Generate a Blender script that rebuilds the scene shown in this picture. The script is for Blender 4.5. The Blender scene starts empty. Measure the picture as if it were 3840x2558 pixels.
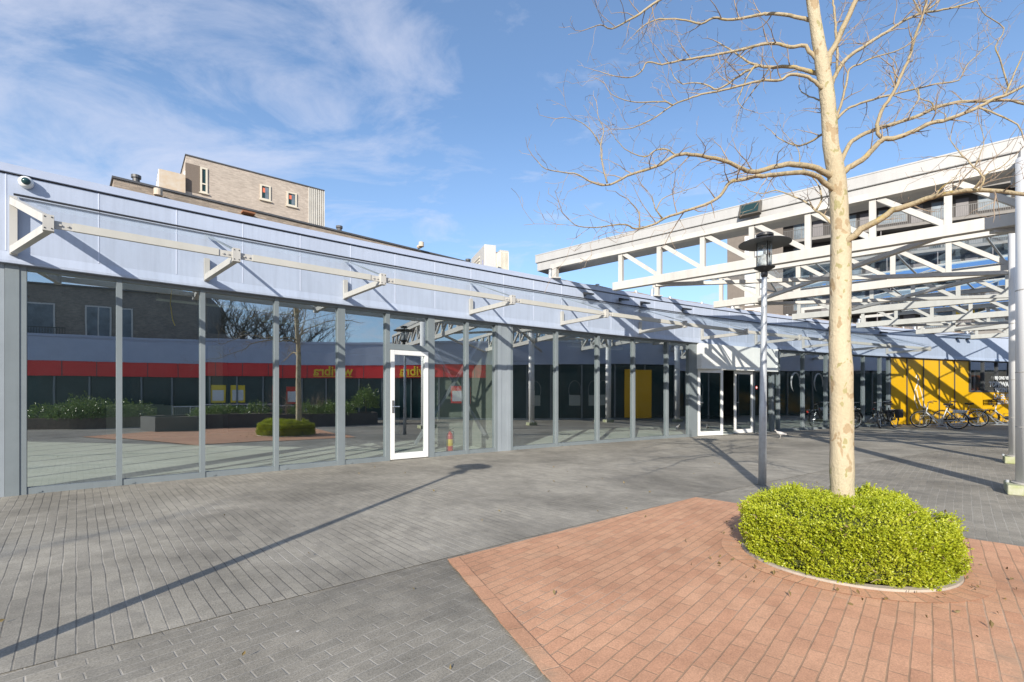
import bpy, math, random
import numpy as np
from mathutils import Vector, Matrix, Quaternion
random.seed(7); rng = np.random.default_rng(7)
SC = bpy.context.scene
COL = SC.collection
R_ = math.radians
V = Vector

# ---------------------------------------------------------------- helpers
def tag(o, label=None, cat=None, group=None, kind=None):
    if label: o['label'] = label
    if cat: o['category'] = cat
    if group: o['group'] = group
    if kind: o['kind'] = kind
    return o

def thing(name, label, cat, loc=(0, 0, 0), rz=0.0, group=None):
    o = bpy.data.objects.new(name, None); COL.objects.link(o)
    o.location = loc; o.rotation_euler = (0, 0, rz); o.empty_display_size = 0.2
    return tag(o, label, cat, group)

def root_inv(p):
    m = Matrix.Identity(4)
    chain = []
    while p is not None:
        chain.append(p); p = p.parent
    for q in chain[::-1]:
        m = m @ q.matrix_parent_inverse @ (Matrix.Translation(q.location) @ q.rotation_euler.to_matrix().to_4x4())
    return m.inverted()

class MB:
    """collects shapes, then links them as ONE mesh object"""
    def __init__(s): s.v = []; s.f = []; s.uv = []; s.hasuv = False
    def add(s, vs, fs, uvs=None):
        b = len(s.v); s.v += [tuple(v) for v in vs]
        s.f += [tuple(i + b for i in f) for f in fs]
        if uvs: s.hasuv = True; s.uv += uvs
        else: s.uv += [(0, 0)] * len(vs)
    def quad(s, a, b, c, d): s.add([a, b, c, d], [(0, 1, 2, 3)])
    def hexa(s, p):   # 8 corners: bottom 4 ccw, top 4 ccw
        s.add(p, [(0, 3, 2, 1), (4, 5, 6, 7), (0, 1, 5, 4), (1, 2, 6, 5), (2, 3, 7, 6), (3, 0, 4, 7)])
    def box(s, x0, x1, y0, y1, z0, z1):
        s.hexa([(x0, y0, z0), (x1, y0, z0), (x1, y1, z0), (x0, y1, z0), (x0, y0, z1), (x1, y0, z1), (x1, y1, z1), (x0, y1, z1)])
    def obox(s, o, a, b, z0, z1):   # origin xy, two edge vectors xy
        o = V((o[0], o[1])); a = V((a[0], a[1])); b = V((b[0], b[1]))
        if a.x * b.y - a.y * b.x < 0: a, b = b, a
        c = [o, o + a, o + a + b, o + b]
        s.hexa([(p.x, p.y, z0) for p in c] + [(p.x, p.y, z1) for p in c])
    def bar(s, p, q, w, h, up=(0, 0, 1)):   # rectangular bar p->q
        p = V(p); q = V(q); d = (q - p).normalized(); up = V(up)
        if abs(d.dot(up)) > .98: up = V((1, 0, 0)) if abs(d.x) < .9 else V((0, 1, 0))
        x = d.cross(up).normalized() * (w / 2); y = x.normalized().cross(d).normalized() * (h / 2)
        s.hexa([p - x - y, p + x - y, q + x - y, q - x - y, p - x + y, p + x + y, q + x + y, q - x + y])
    def tube(s, pts, rad, n=8, cap=True):
        pts = [V(p) for p in pts]; k = len(pts)
        if not hasattr(rad, '__len__'): rad = [rad] * k
        t = (pts[1] - pts[0]).normalized()
        u = t.orthogonal().normalized(); vs = []; fs = []
        for i in range(k):
            if i == 0: t2 = pts[1] - pts[0]
            elif i == k - 1: t2 = pts[-1] - pts[-2]
            else: t2 = (pts[i + 1] - pts[i]).normalized() + (pts[i] - pts[i - 1]).normalized()
            if t2.length < 1e-9: t2 = t
            t = t2.normalized(); u = (u - t * u.dot(t))
            u = u.normalized() if u.length > 1e-6 else t.orthogonal().normalized()
            w = t.cross(u)
            for j in range(n):
                a = 2 * math.pi * j / n
                vs.append(pts[i] + (u * math.cos(a) + w * math.sin(a)) * rad[i])
        for i in range(k - 1):
            for j in range(n):
                j2 = (j + 1) % n
                fs.append((i * n + j, i * n + j2, (i + 1) * n + j2, (i + 1) * n + j))
        if cap: fs.append(tuple(range(n - 1, -1, -1))); fs.append(tuple((k - 1) * n + j for j in range(n)))
        s.add(vs, fs)
    def lathe(s, prof, o=(0, 0, 0), n=24, axis=None):   # prof: (r,z) list
        o = V(o); vs = []; fs = []; k = len(prof)
        q = V((0, 0, 1)).rotation_difference(V(axis).normalized()) if axis else None
        for r, z in prof:
            for j in range(n):
                a = 2 * math.pi * j / n
                p = V((r * math.cos(a), r * math.sin(a), z))
                vs.append(o + (q @ p if q else p))
        for i in range(k - 1):
            for j in range(n):
                j2 = (j + 1) % n
                fs.append((i * n + j, i * n + j2, (i + 1) * n + j2, (i + 1) * n + j))
        if prof[0][0] > 1e-6: fs.append(tuple(range(n - 1, -1, -1)))
        if prof[-1][0] > 1e-6: fs.append(tuple((k - 1) * n + j for j in range(n)))
        s.add(vs, fs)
    def ball(s, o, r, n=12, sc=(1, 1, 1)):
        m = n // 2; prof = []
        vs = []; fs = []
        for i in range(m + 1):
            t = math.pi * i / m
            for j in range(n):
                a = 2 * math.pi * j / n
                vs.append((o[0] + r * sc[0] * math.sin(t) * math.cos(a), o[1] + r * sc[1] * math.sin(t) * math.sin(a), o[2] - r * sc[2] * math.cos(t)))
        for i in range(m):
            for j in range(n):
                j2 = (j + 1) % n
                fs.append((i * n + j, i * n + j2, (i + 1) * n + j2, (i + 1) * n + j))
        s.add(vs, fs)
    def torus(s, o, R, r, n=28, m=8, ax=(0, 1, 0)):
        q = V((0, 0, 1)).rotation_difference(V(ax)); o = V(o); vs = []; fs = []
        for i in range(n):
            a = 2 * math.pi * i / n
            for j in range(m):
                b = 2 * math.pi * j / m
                vs.append(o + q @ V(((R + r * math.cos(b)) * math.cos(a), (R + r * math.cos(b)) * math.sin(a), r * math.sin(b))))
        for i in range(n):
            for j in range(m):
                i2 = (i + 1) % n; j2 = (j + 1) % m
                fs.append((i * m + j, i2 * m + j, i2 * m + j2, i * m + j2))
        s.add(vs, fs)
    def prism(s, poly, z0, z1):
        n = len(poly); ar = sum(poly[i][0] * poly[(i + 1) % n][1] - poly[(i + 1) % n][0] * poly[i][1] for i in range(n))
        if ar < 0: poly = poly[::-1]
        vs = [(x, y, z0) for x, y in poly] + [(x, y, z1) for x, y in poly]
        fs = [tuple(range(n - 1, -1, -1)), tuple(range(n, 2 * n))] + [(i, (i + 1) % n, n + (i + 1) % n, n + i) for i in range(n)]
        s.add(vs, fs)
    def build(s, name, m, parent=None, smooth=False, local=False, bevel=0):
        me = bpy.data.meshes.new(name); me.from_pydata(s.v, [], s.f)
        if s.hasuv:
            uvl = me.uv_layers.new(name='UVMap')
            li = np.zeros(len(me.loops), dtype=np.int32); me.loops.foreach_get('vertex_index', li)
            uvl.data.foreach_set('uv', np.array(s.uv, dtype=np.float32)[li].ravel())
        for mm in (m if isinstance(m, (list, tuple)) else [m]): me.materials.append(mm)
        if smooth:
            me.polygons.foreach_set('use_smooth', [True] * len(me.polygons))
        me.validate(); me.update()
        o = bpy.data.objects.new(name, me); COL.objects.link(o)
        if parent is not None:
            o.parent = parent
            if not local: o.matrix_parent_inverse = root_inv(parent)
        if bevel:
            b = o.modifiers.new('bevel', 'BEVEL'); b.width = bevel; b.segments = 2; b.limit_method = 'ANGLE'
        return o

def copy_tree(o, parent=None):
    c = o.copy(); COL.objects.link(c)
    if parent is not None:
        c.parent = parent; c.matrix_parent_inverse = o.matrix_parent_inverse.copy()
    for ch in list(o.children): copy_tree(ch, c)
    return c

def text(name, body, size, m, parent, loc, ang, ext=.004, bold=0.0, align='CENTER', rx=math.pi / 2, spacing=1.0):
    cu = bpy.data.curves.new(name, 'FONT'); cu.body = body; cu.size = size; cu.extrude = ext; cu.offset = bold
    cu.align_x = align; cu.space_character = spacing
    t = bpy.data.objects.new(name, cu); COL.objects.link(t)
    dg = bpy.context.evaluated_depsgraph_get(); dg.update()
    me = bpy.data.meshes.new_from_object(t.evaluated_get(dg))
    bpy.data.objects.remove(t); bpy.data.curves.remove(cu)
    me.transform(Matrix.Translation(V(loc)) @ Matrix.Rotation(ang, 4, 'Z') @ Matrix.Rotation(rx, 4, 'X'))
    me.materials.clear(); me.materials.append(m)
    o = bpy.data.objects.new(name, me); COL.objects.link(o)
    if parent is not None: o.parent = parent; o.matrix_parent_inverse = root_inv(parent)
    return o

# ---------------------------------------------------------------- materials
def nt(name):
    m = bpy.data.materials.new(name); m.use_nodes = True
    t = m.node_tree; t.nodes.clear()
    return m, t.nodes, t.links

def ramp(N, L, src, stops):
    r = N.new('ShaderNodeValToRGB'); e = r.color_ramp.elements
    while len(e) < len(stops): e.new(.5)
    for i, (p, c) in enumerate(stops):
        e[i].position = p; e[i].color = (c, c, c, 1) if not hasattr(c, '__len__') else (*c[:3], 1)
    L.new(src, r.inputs[0]); return r

def mixc(N, L, fac, a, b, mode='MIX'):
    x = N.new('ShaderNodeMix'); x.data_type = 'RGBA'; x.blend_type = mode
    for sock, val in ((0, fac), (6, a), (7, b)):
        if isinstance(val, (int, float)): x.inputs[sock].default_value = val
        elif hasattr(val, '__len__'): x.inputs[sock].default_value = (*val[:3], 1)
        else: L.new(val, x.inputs[sock])
    return x.outputs[2]

def noise(N, L, co, scale, detail=4, rough=.55, dist=0):
    n = N.new('ShaderNodeTexNoise'); n.inputs['Scale'].default_value = scale; n.inputs['Detail'].default_value = detail
    n.inputs['Roughness'].default_value = rough; n.inputs['Distortion'].default_value = dist
    if co is not None: L.new(co, n.inputs['Vector'])
    return n.outputs['Fac']

def mth(N, L, op, a, b=None, clamp=False):
    x = N.new('ShaderNodeMath'); x.operation = op; x.use_clamp = clamp
    for i, v in enumerate((a, b)):
        if v is None: continue
        if isinstance(v, (int, float)): x.inputs[i].default_value = v
        else: L.new(v, x.inputs[i])
    return x.outputs[0]

def mat(name, c, rough=.6, metal=0.0, var=.12, scale=2.0, bump=.0, bscale=60, c2=None, spec=.5, streak=0.0):
    m, N, L = nt(name)
    o = N.new('ShaderNodeOutputMaterial'); b = N.new('ShaderNodeBsdfPrincipled'); tc = N.new('ShaderNodeTexCoord')
    n1 = noise(N, L, tc.outputs['Object'], scale, 6, .65)
    f = ramp(N, L, n1, [(.3, 0), (.7, 1)]).outputs[0]
    d = tuple(x * (1 - var) for x in c) if c2 is None else c2
    u = tuple(min(1, x * (1 + var * .6)) for x in c)
    col = mixc(N, L, f, d, u)
    if streak:
        mp = N.new('ShaderNodeMapping'); mp.inputs['Scale'].default_value = (9, 9, .5); L.new(tc.outputs['Object'], mp.inputs[0])
        n3 = noise(N, L, mp.outputs[0], 1.0, 4, .6)
        f3 = ramp(N, L, n3, [(.45, 0), (.75, 1)]).outputs[0]
        col = mixc(N, L, mth(N, L, 'MULTIPLY', f3, streak), col, tuple(x * .55 for x in c))
    L.new(col, b.inputs['Base Color'])
    b.inputs['Roughness'].default_value = rough; b.inputs['Metallic'].default_value = metal
    b.inputs['Specular IOR Level'].default_value = spec
    rr = mth(N, L, 'ADD', mth(N, L, 'MULTIPLY', n1, .16), max(0.02, rough - .08)); L.new(rr, b.inputs['Roughness'])
    if bump:
        n2 = noise(N, L, tc.outputs['Object'], bscale, 5, .6)
        bp = N.new('ShaderNodeBump'); bp.inputs['Strength'].default_value = bump; bp.inputs['Distance'].default_value = .01
        L.new(n2, bp.inputs['Height']); L.new(bp.outputs[0], b.inputs['Normal'])
    L.new(b.outputs[0], o.inputs[0]); return m

def thin_glass(name, tint=(.80, .88, .86), base=.16, gain=1.5, wob=.0, dirt=.0, dirtcol=(.6, .65, .65), rough=0.0, gcol=(.9,.96,1.)):
    m, N, L = nt(name)
    o = N.new('ShaderNodeOutputMaterial'); tr = N.new('ShaderNodeBsdfTransparent'); gl = N.new('ShaderNodeBsdfGlossy')
    tr.inputs[0].default_value = (*tint, 1); gl.inputs['Roughness'].default_value = rough; gl.inputs[0].default_value = (*gcol, 1)
    ge = N.new('ShaderNodeNewGeometry'); dt = N.new('ShaderNodeVectorMath'); dt.operation = 'DOT_PRODUCT'
    L.new(ge.outputs['Normal'], dt.inputs[0]); L.new(ge.outputs['Incoming'], dt.inputs[1])
    om = mth(N, L, 'SUBTRACT', 1.0, mth(N, L, 'ABSOLUTE', dt.outputs['Value']), True)
    fr = mth(N, L, 'ADD', mth(N, L, 'MULTIPLY', mth(N, L, 'POWER', om, 5.0), .96), .04)   # Schlick, same from both sides
    fac = mth(N, L, 'ADD', mth(N, L, 'MULTIPLY', fr, gain), base, True)
    tc = N.new('ShaderNodeTexCoord')
    if wob:
        n = noise(N, L, tc.outputs['Object'], 1.3, 2, .5)
        bp = N.new('ShaderNodeBump'); bp.inputs['Strength'].default_value = wob; bp.inputs['Distance'].default_value = .05
        L.new(n, bp.inputs['Height']); L.new(bp.outputs[0], gl.inputs['Normal'])
    mx = N.new('ShaderNodeMixShader'); L.new(fac, mx.inputs[0]); L.new(tr.outputs[0], mx.inputs[1]); L.new(gl.outputs[0], mx.inputs[2])
    out = mx.outputs[0]
    if dirt:
        df = N.new('ShaderNodeBsdfDiffuse'); df.inputs[0].default_value = (*dirtcol, 1)
        n = noise(N, L, tc.outputs['Object'], 2.2, 6, .7)
        f = mth(N, L, 'MULTIPLY', ramp(N, L, n, [(.3, .35), (.7, 1)]).outputs[0], dirt)
        tl = N.new('ShaderNodeBsdfTranslucent'); tl.inputs[0].default_value = (*dirtcol, 1)
        ad = N.new('ShaderNodeMixShader'); ad.inputs[0].default_value = .5; L.new(df.outputs[0], ad.inputs[1]); L.new(tl.outputs[0], ad.inputs[2])
        m2 = N.new('ShaderNodeMixShader'); L.new(f, m2.inputs[0]); L.new(out, m2.inputs[1]); L.new(ad.outputs[0], m2.inputs[2]); out = m2.outputs[0]
    L.new(out, o.inputs[0]); return m

def paver(name, c1, c2, mort1, mort2, width, row, joint, grain=.25, stain=.35, gum=True, patch=None, rowk=1.0, crossk=.5, thr=(.42, .6)):
    m, N, L = nt(name)
    o = N.new('ShaderNodeOutputMaterial'); b = N.new('ShaderNodeBsdfPrincipled')
    uv = N.new('ShaderNodeUVMap'); uv.uv_map = 'UVMap'
    # slight waviness of the laying
    nv = N.new('ShaderNodeTexNoise'); nv.inputs['Scale'].default_value = 2.3; nv.inputs['Detail'].default_value = 3; L.new(uv.outputs[0], nv.inputs['Vector'])
    sub = N.new('ShaderNodeVectorMath'); sub.operation = 'SUBTRACT'; L.new(nv.outputs['Color'], sub.inputs[0]); sub.inputs[1].default_value = (.5, .5, .5)
    sc = N.new('ShaderNodeVectorMath'); sc.operation = 'SCALE'; L.new(sub.outputs[0], sc.inputs[0]); sc.inputs['Scale'].default_value = .022
    ad = N.new('ShaderNodeVectorMath'); ad.operation = 'ADD'; L.new(uv.outputs[0], ad.inputs[0]); L.new(sc.outputs[0], ad.inputs[1])
    sp = N.new('ShaderNodeSeparateXYZ'); L.new(ad.outputs[0], sp.inputs[0])
    vr = mth(N, L, 'DIVIDE', sp.outputs[1], row); iv = mth(N, L, 'FLOOR', vr); fv = mth(N, L, 'FRACT', vr)
    wn0 = N.new('ShaderNodeTexWhiteNoise'); wn0.noise_dimensions = '1D'; L.new(iv, wn0.inputs['W'])
    half = mth(N, L, 'MULTIPLY', mth(N, L, 'FRACT', mth(N, L, 'MULTIPLY', iv, .5)), 1.0)
    ur = mth(N, L, 'ADD', mth(N, L, 'ADD', mth(N, L, 'DIVIDE', sp.outputs[0], width), half), mth(N, L, 'MULTIPLY', wn0.outputs[0], .16))
    iu = mth(N, L, 'FLOOR', ur); fu = mth(N, L, 'FRACT', ur)
    dv = mth(N, L, 'MULTIPLY', mth(N, L, 'MINIMUM', fv, mth(N, L, 'SUBTRACT', 1.0, fv)), row)
    du = mth(N, L, 'MULTIPLY', mth(N, L, 'MINIMUM', fu, mth(N, L, 'SUBTRACT', 1.0, fu)), width)
    njw = noise(N, L, uv.outputs[0], 9, 3, .6)
    jw = mth(N, L, 'MULTIPLY', mth(N, L, 'ADD', njw, .5), joint)
    mr = mth(N, L, 'SUBTRACT', 1.0, mth(N, L, 'DIVIDE', dv, jw), True); mc = mth(N, L, 'SUBTRACT', 1.0, mth(N, L, 'DIVIDE', du, jw), True)
    mr = mth(N, L, 'MULTIPLY', mth(N, L, 'MULTIPLY', mr, 2.2, True), rowk); mc = mth(N, L, 'MULTIPLY', mth(N, L, 'MULTIPLY', mc, 2.2, True), crossk)
    jm = mth(N, L, 'MAXIMUM', mr, mc)
    cb = N.new('ShaderNodeCombineXYZ'); L.new(iu, cb.inputs[0]); L.new(iv, cb.inputs[1])
    wn = N.new('ShaderNodeTexWhiteNoise'); wn.noise_dimensions = '2D'; L.new(cb.outputs[0], wn.inputs['Vector'])
    col = mixc(N, L, wn.outputs[0], c1, c2)
    g = noise(N, L, uv.outputs[0], 95, 4, .85)
    col = mixc(N, L, 1.0, col, ramp(N, L, g, [(.34, 1 - grain * 1.35), (.66, 1.05)]).outputs[0], 'MULTIPLY')
    nj = noise(N, L, uv.outputs[0], .9, 5, .65)
    mcol = mixc(N, L, ramp(N, L, nj, [(thr[0], 0), (thr[1], 1)]).outputs[0], mort1, mort2)
    col = mixc(N, L, jm, col, mcol)
    s = noise(N, L, uv.outputs[0], .5, 7, .7, .3)
    col = mixc(N, L, 1.0, col, ramp(N, L, s, [(.34, 1 - stain), (.6, 1.0)]).outputs[0], 'MULTIPLY')
    s2 = noise(N, L, uv.outputs[0], 5.5, 6, .75, .2)
    col = mixc(N, L, 1.0, col, ramp(N, L, s2, [(.32, .80), (.6, 1.0)]).outputs[0], 'MULTIPLY')
    if patch:   # darker oily stains with their own outline
        s3 = noise(N, L, uv.outputs[0], 1.0, 6, .65, .4)
        col = mixc(N, L, ramp(N, L, s3, [(.59, 0), (.70, .75)]).outputs[0], col, patch)
    if gum:
        vo = N.new('ShaderNodeTexVoronoi'); vo.inputs['Scale'].default_value = 2.4; L.new(uv.outputs[0], vo.inputs['Vector'])
        nd = noise(N, L, uv.outputs[0], 40, 2)
        dd = mth(N, L, 'ADD', vo.outputs['Distance'], mth(N, L, 'MULTIPLY', nd, .05))
        spot = mth(N, L, 'LESS_THAN', dd, .052)
        sq = N.new('ShaderNodeSeparateColor'); L.new(vo.outputs['Color'], sq.inputs[0])
        pick = mth(N, L, 'GREATER_THAN', sq.outputs[0], .6)
        col = mixc(N, L, mth(N, L, 'MULTIPLY', mth(N, L, 'MULTIPLY', spot, pick), .7), col, (.66, .63, .58))
    L.new(col, b.inputs['Base Color']); b.inputs['Roughness'].default_value = .82; b.inputs['Specular IOR Level'].default_value = .3
    hh = mth(N, L, 'ADD', mth(N, L, 'SUBTRACT', mth(N, L, 'MULTIPLY', g, .5), jm), mth(N, L, 'MULTIPLY', wn.outputs[0], .25))
    bp = N.new('ShaderNodeBump'); bp.inputs['Strength'].default_value = .6; bp.inputs['Distance'].default_value = .005
    L.new(hh, bp.inputs['Height']); L.new(bp.outputs[0], b.inputs['Normal'])
    L.new(b.outputs[0], o.inputs[0]); return m

def brick_mat(name, c1, c2, mort, w=.21, h=.065, stain=.35):
    m, N, L = nt(name)
    o = N.new('ShaderNodeOutputMaterial'); b = N.new('ShaderNodeBsdfPrincipled'); uv = N.new('ShaderNodeUVMap'); uv.uv_map = 'UVMap'
    br = N.new('ShaderNodeTexBrick'); L.new(uv.outputs[0], br.inputs['Vector'])
    br.inputs['Scale'].default_value = 1; br.inputs['Brick Width'].default_value = w; br.inputs['Row Height'].default_value = h
    br.inputs['Mortar Size'].default_value = .006; br.inputs['Color1'].default_value = (*c1, 1); br.inputs['Color2'].default_value = (*c2, 1); br.inputs['Mortar'].default_value = (*mort, 1)
    br.inputs['Bias'].default_value = -.1
    s = noise(N, L, uv.outputs[0], .9, 6, .7)
    col = mixc(N, L, 1.0, br.outputs['Color'], ramp(N, L, s, [(.3, 1 - stain), (.65, 1)]).outputs[0], 'MULTIPLY')
    mp = N.new('ShaderNodeMapping'); mp.inputs['Scale'].default_value = (3.5, 14, 1); L.new(uv.outputs[0], mp.inputs[0])
    s2 = noise(N, L, mp.outputs[0], 1.2, 3, .6)
    col = mixc(N, L, 1.0, col, ramp(N, L, s2, [(.3, .75), (.7, 1.0)]).outputs[0], 'MULTIPLY')
    L.new(col, b.inputs['Base Color']); b.inputs['Roughness'].default_value = .9
    bp = N.new('ShaderNodeBump'); bp.inputs['Strength'].default_value = .5; bp.inputs['Distance'].default_value = .008; bp.invert = True
    L.new(br.outputs['Fac'], bp.inputs['Height']); L.new(bp.outputs[0], b.inputs['Normal'])
    L.new(b.outputs[0], o.inputs[0]); return m

def fascia_mat(name, c, period, depth):
    """painted corrugated sheet: fine vertical ribs from the running length u"""
    m, N, L = nt(name)
    o = N.new('ShaderNodeOutputMaterial'); b = N.new('ShaderNodeBsdfPrincipled'); uv = N.new('ShaderNodeUVMap'); uv.uv_map = 'UVMap'
    sx = N.new('ShaderNodeSeparateXYZ'); L.new(uv.outputs[0], sx.inputs[0])
    w = mth(N, L, 'SINE', mth(N, L, 'MULTIPLY', sx.outputs[0], 2 * math.pi / period))
    sh = ramp(N, L, mth(N, L, 'ADD', mth(N, L, 'MULTIPLY', w, .5), .5), [(.35, 0), (.65, 1)]).outputs[0]
    n = noise(N, L, uv.outputs[0], 1.1, 6, .7)
    mp = N.new('ShaderNodeMapping'); mp.inputs['Scale'].default_value = (9, .6, 1); L.new(uv.outputs[0], mp.inputs[0])
    st = noise(N, L, mp.outputs[0], 1.5, 5, .65)
    # each panel takes a slightly different tone
    pn = N.new('ShaderNodeTexWhiteNoise'); pn.noise_dimensions = '1D'
    L.new(mth(N, L, 'FLOOR', mth(N, L, 'DIVIDE', mth(N, L, 'ADD', sx.outputs[0], .18), .872)), pn.inputs['W'])
    col = mixc(N, L, ramp(N, L, n, [(.3, 0), (.7, 1)]).outputs[0], tuple(x * .92 for x in c), c)
    col = mixc(N, L, mth(N, L, 'MULTIPLY', ramp(N, L, st, [(.44, 0), (.72, 1)]).outputs[0], .30), col, tuple(x * .6 for x in c))
    col = mixc(N, L, 1.0, col, ramp(N, L, pn.outputs[0], [(0, .95), (1, 1.0)]).outputs[0], 'MULTIPLY')
    L.new(col, b.inputs['Base Color']); b.inputs['Roughness'].default_value = .42; b.inputs['Specular IOR Level'].default_value = .4
    bp = N.new('ShaderNodeBump'); bp.inputs['Strength'].default_value = depth; bp.inputs['Distance'].default_value = .01
    L.new(sh, bp.inputs['Height']); L.new(bp.outputs[0], b.inputs['Normal'])
    L.new(b.outputs[0], o.inputs[0]); return m

def bark_mat(name, cream, patch1, patch2, lichen=None, scale=9):
    m, N, L = nt(name)
    o = N.new('ShaderNodeOutputMaterial'); b = N.new('ShaderNodeBsdfPrincipled'); tc = N.new('ShaderNodeTexCoord')
    mp = N.new('ShaderNodeMapping'); mp.inputs['Scale'].default_value = (1, 1, .62); L.new(tc.outputs['Object'], mp.inputs[0])
    n1 = noise(N, L, mp.outputs[0], scale, 3, .5, .4); n2 = noise(N, L, mp.outputs[0], scale * 1.7, 2, .5, .3)
    n3 = noise(N, L, mp.outputs[0], 60, 4, .7)
    big = noise(N, L, mp.outputs[0], 2.2, 3, .5)
    c0 = mixc(N, L, ramp(N, L, big, [(.35, 0), (.65, 1)]).outputs[0], cream, tuple(x * y for x, y in zip(cream, (.86, .82, .76))))
    c = mixc(N, L, ramp(N, L, n1, [(.585, 0), (.605, 1)]).outputs[0], c0, patch1)
    c = mixc(N, L, ramp(N, L, n2, [(.63, 0), (.65, 1)]).outputs[0], c, patch2)
    if lichen:
        n4 = noise(N, L, tc.outputs['Object'], 7, 5, .7)
        c = mixc(N, L, ramp(N, L, n4, [(.58, 0), (.68, .8)]).outputs[0], c, lichen)
    c = mixc(N, L, 1.0, c, ramp(N, L, n3, [(.2, .78), (.8, 1.0)]).outputs[0], 'MULTIPLY')
    L.new(c, b.inputs['Base Color']); b.inputs['Roughness'].default_value = .8; b.inputs['Specular IOR Level'].default_value = .25
    bp = N.new('ShaderNodeBump'); bp.inputs['Strength'].default_value = .8; bp.inputs['Distance'].default_value = .010
    L.new(mth(N, L, 'ADD', n3, mth(N, L, 'MULTIPLY', n1, -1.5)), bp.inputs['Height']); L.new(bp.outputs[0], b.inputs['Normal'])
    L.new(b.outputs[0], o.inputs[0]); return m

def leaf_mat(name, cols, sc=38, trans=.3, rough=.45):
    m, N, L = nt(name)
    o = N.new('ShaderNodeOutputMaterial'); b = N.new('ShaderNodeBsdfPrincipled'); tl = N.new('ShaderNodeBsdfTranslucent')
    tc = N.new('ShaderNodeTexCoord'); n = noise(N, L, tc.outputs['Object'], sc, 2, .6); n2 = noise(N, L, tc.outputs['Object'], 4, 4, .6)
    f = mth(N, L, 'ADD', mth(N, L, 'MULTIPLY', n, .65), mth(N, L, 'MULTIPLY', n2, .35))
    r = N.new('ShaderNodeValToRGB'); e = r.color_ramp.elements
    while len(e) < len(cols): e.new(.5)
    for i, c in enumerate(cols): e[i].position = .3 + .4 * i / (len(cols) - 1); e[i].color = (*c, 1)
    L.new(f, r.inputs[0]); L.new(r.outputs[0], b.inputs['Base Color']); L.new(r.outputs[0], tl.inputs[0]); b.inputs['Roughness'].default_value = rough
    mx = N.new('ShaderNodeMixShader'); mx.inputs[0].default_value = trans; L.new(b.outputs[0], mx.inputs[1]); L.new(tl.outputs[0], mx.inputs[2])
    L.new(mx.outputs[0], o.inputs[0]); return m

M = {}
M['fascia'] = fascia_mat('blue_sheet', (.46, .52, .645), .045, .022)
M['corrugated'] = fascia_mat('blue_corrugated', (.46, .52, .645), .075, .55)
M['fascia_trim'] = mat('blue_trim', (.42, .475, .605), .45, var=.06)
M['joint'] = mat('sunlit_joint', (.62, .66, .78), .4, var=.04)
M['frame'] = mat('grey_frame', (.195, .225, .24), .42, var=.08, streak=.15)
M['panelgrey'] = mat('grey_panel', (.29, .325, .355), .4, var=.08, streak=.2)
M['white'] = mat('white_frame', (.78, .78, .77), .38, var=.04, streak=.1)
M['truss'] = mat('cream_steel', (.50, .487, .455), .48, var=.08, scale=1.6, streak=.28)
M['beam'] = mat('grey_beige_steel', (.50, .49, .445), .5, var=.06, streak=.1)
M['girder'] = mat('white_cladding', (.42, .417, .41), .5, var=.08, scale=1.1, streak=.25)
M['glass'] = thin_glass('shop_glass', (.93, .99, .965), .42, 1.5, .006, .010)
M['doorglass'] = thin_glass('door_glass', (.86, .94, .93), .38, 1.3, .006)
M['canopyglass'] = thin_glass('canopy_glass', (.975, .99, .985), .02, .40, 0, .12, (.78, .83, .83))
M['skyglass'] = thin_glass('skylight_glass', (.92, .97, 1.0), .05, 2.2, .01, .04, (.42, .62, .95), gcol=(.6, .8, 1.0))
M['darkglass'] = mat('dark_glazing', (.022, .055, .06), .12, var=.3, scale=.6, spec=.3)
M['floor'] = mat('shop_floor', (.86, .91, .83), .7, var=.07, scale=.9, bump=.1)
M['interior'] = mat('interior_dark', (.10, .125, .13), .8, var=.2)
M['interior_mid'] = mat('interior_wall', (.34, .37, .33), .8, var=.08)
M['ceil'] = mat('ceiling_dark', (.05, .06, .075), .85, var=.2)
M['black'] = mat('black_metal', (.025, .026, .03), .45, var=.2)
M['rubber'] = mat('rubber', (.02, .02, .021), .75, var=.2)
M['galv'] = mat('galvanised', (.46, .49, .52), .42, .3, var=.16, scale=14)
M['chrome'] = mat('bright_metal', (.62, .63, .64), .25, .9, var=.1)
M['yellow'] = mat('yellow_film', (.82, .45, .008), .35, var=.05, scale=1)
M['red'] = mat('red_sign', (.80, .03, .03), .4, var=.08)
M['lemon'] = mat('yellow_letters', (.85, .62, .03), .45, var=.04)
M['white_letters'] = mat('white_letters', (.75, .75, .74), .5, var=.03)
M['concrete'] = mat('concrete', (.46, .44, .40), .85, var=.2, scale=6, bump=.3)
M['kerb'] = mat('kerb_stone', (.40, .345, .285), .85, var=.2, scale=9, bump=.4)
M['soil'] = mat('soil', (.10, .075, .05), .95, var=.4, scale=14, bump=.8)
M['mossy'] = mat('mossy_concrete', (.44, .43, .36), .9, c2=(.27, .31, .10), scale=5, bump=.4)
M['brickL'] = brick_mat('pale_brown_brick', (.52, .42, .33), (.34, .27, .21), (.36, .31, .26))
M['brickP'] = brick_mat('pale_brick', (.60, .51, .43), (.49, .41, .345), (.54, .48, .41), .21, .06, .2)
M['brickD'] = brick_mat('dark_brick', (.30, .26, .23), (.19, .17, .155), (.3, .285, .27))
M['taupe'] = mat('taupe_render', (.17, .145, .125), .85, var=.12, streak=.15)
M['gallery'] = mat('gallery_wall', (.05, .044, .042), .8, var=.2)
M['slab'] = mat('slab_edge', (.22, .205, .19), .8, var=.15)
M['pale_window'] = mat('curtained_pane', (.15, .19, .23), .3, var=.45, scale=1.5, spec=.12)
M['orange'] = mat('orange_blind', (.70, .17, .09), .7, var=.06)
M['coping'] = mat('dark_coping', (.09, .09, .095), .5, var=.2)
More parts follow.
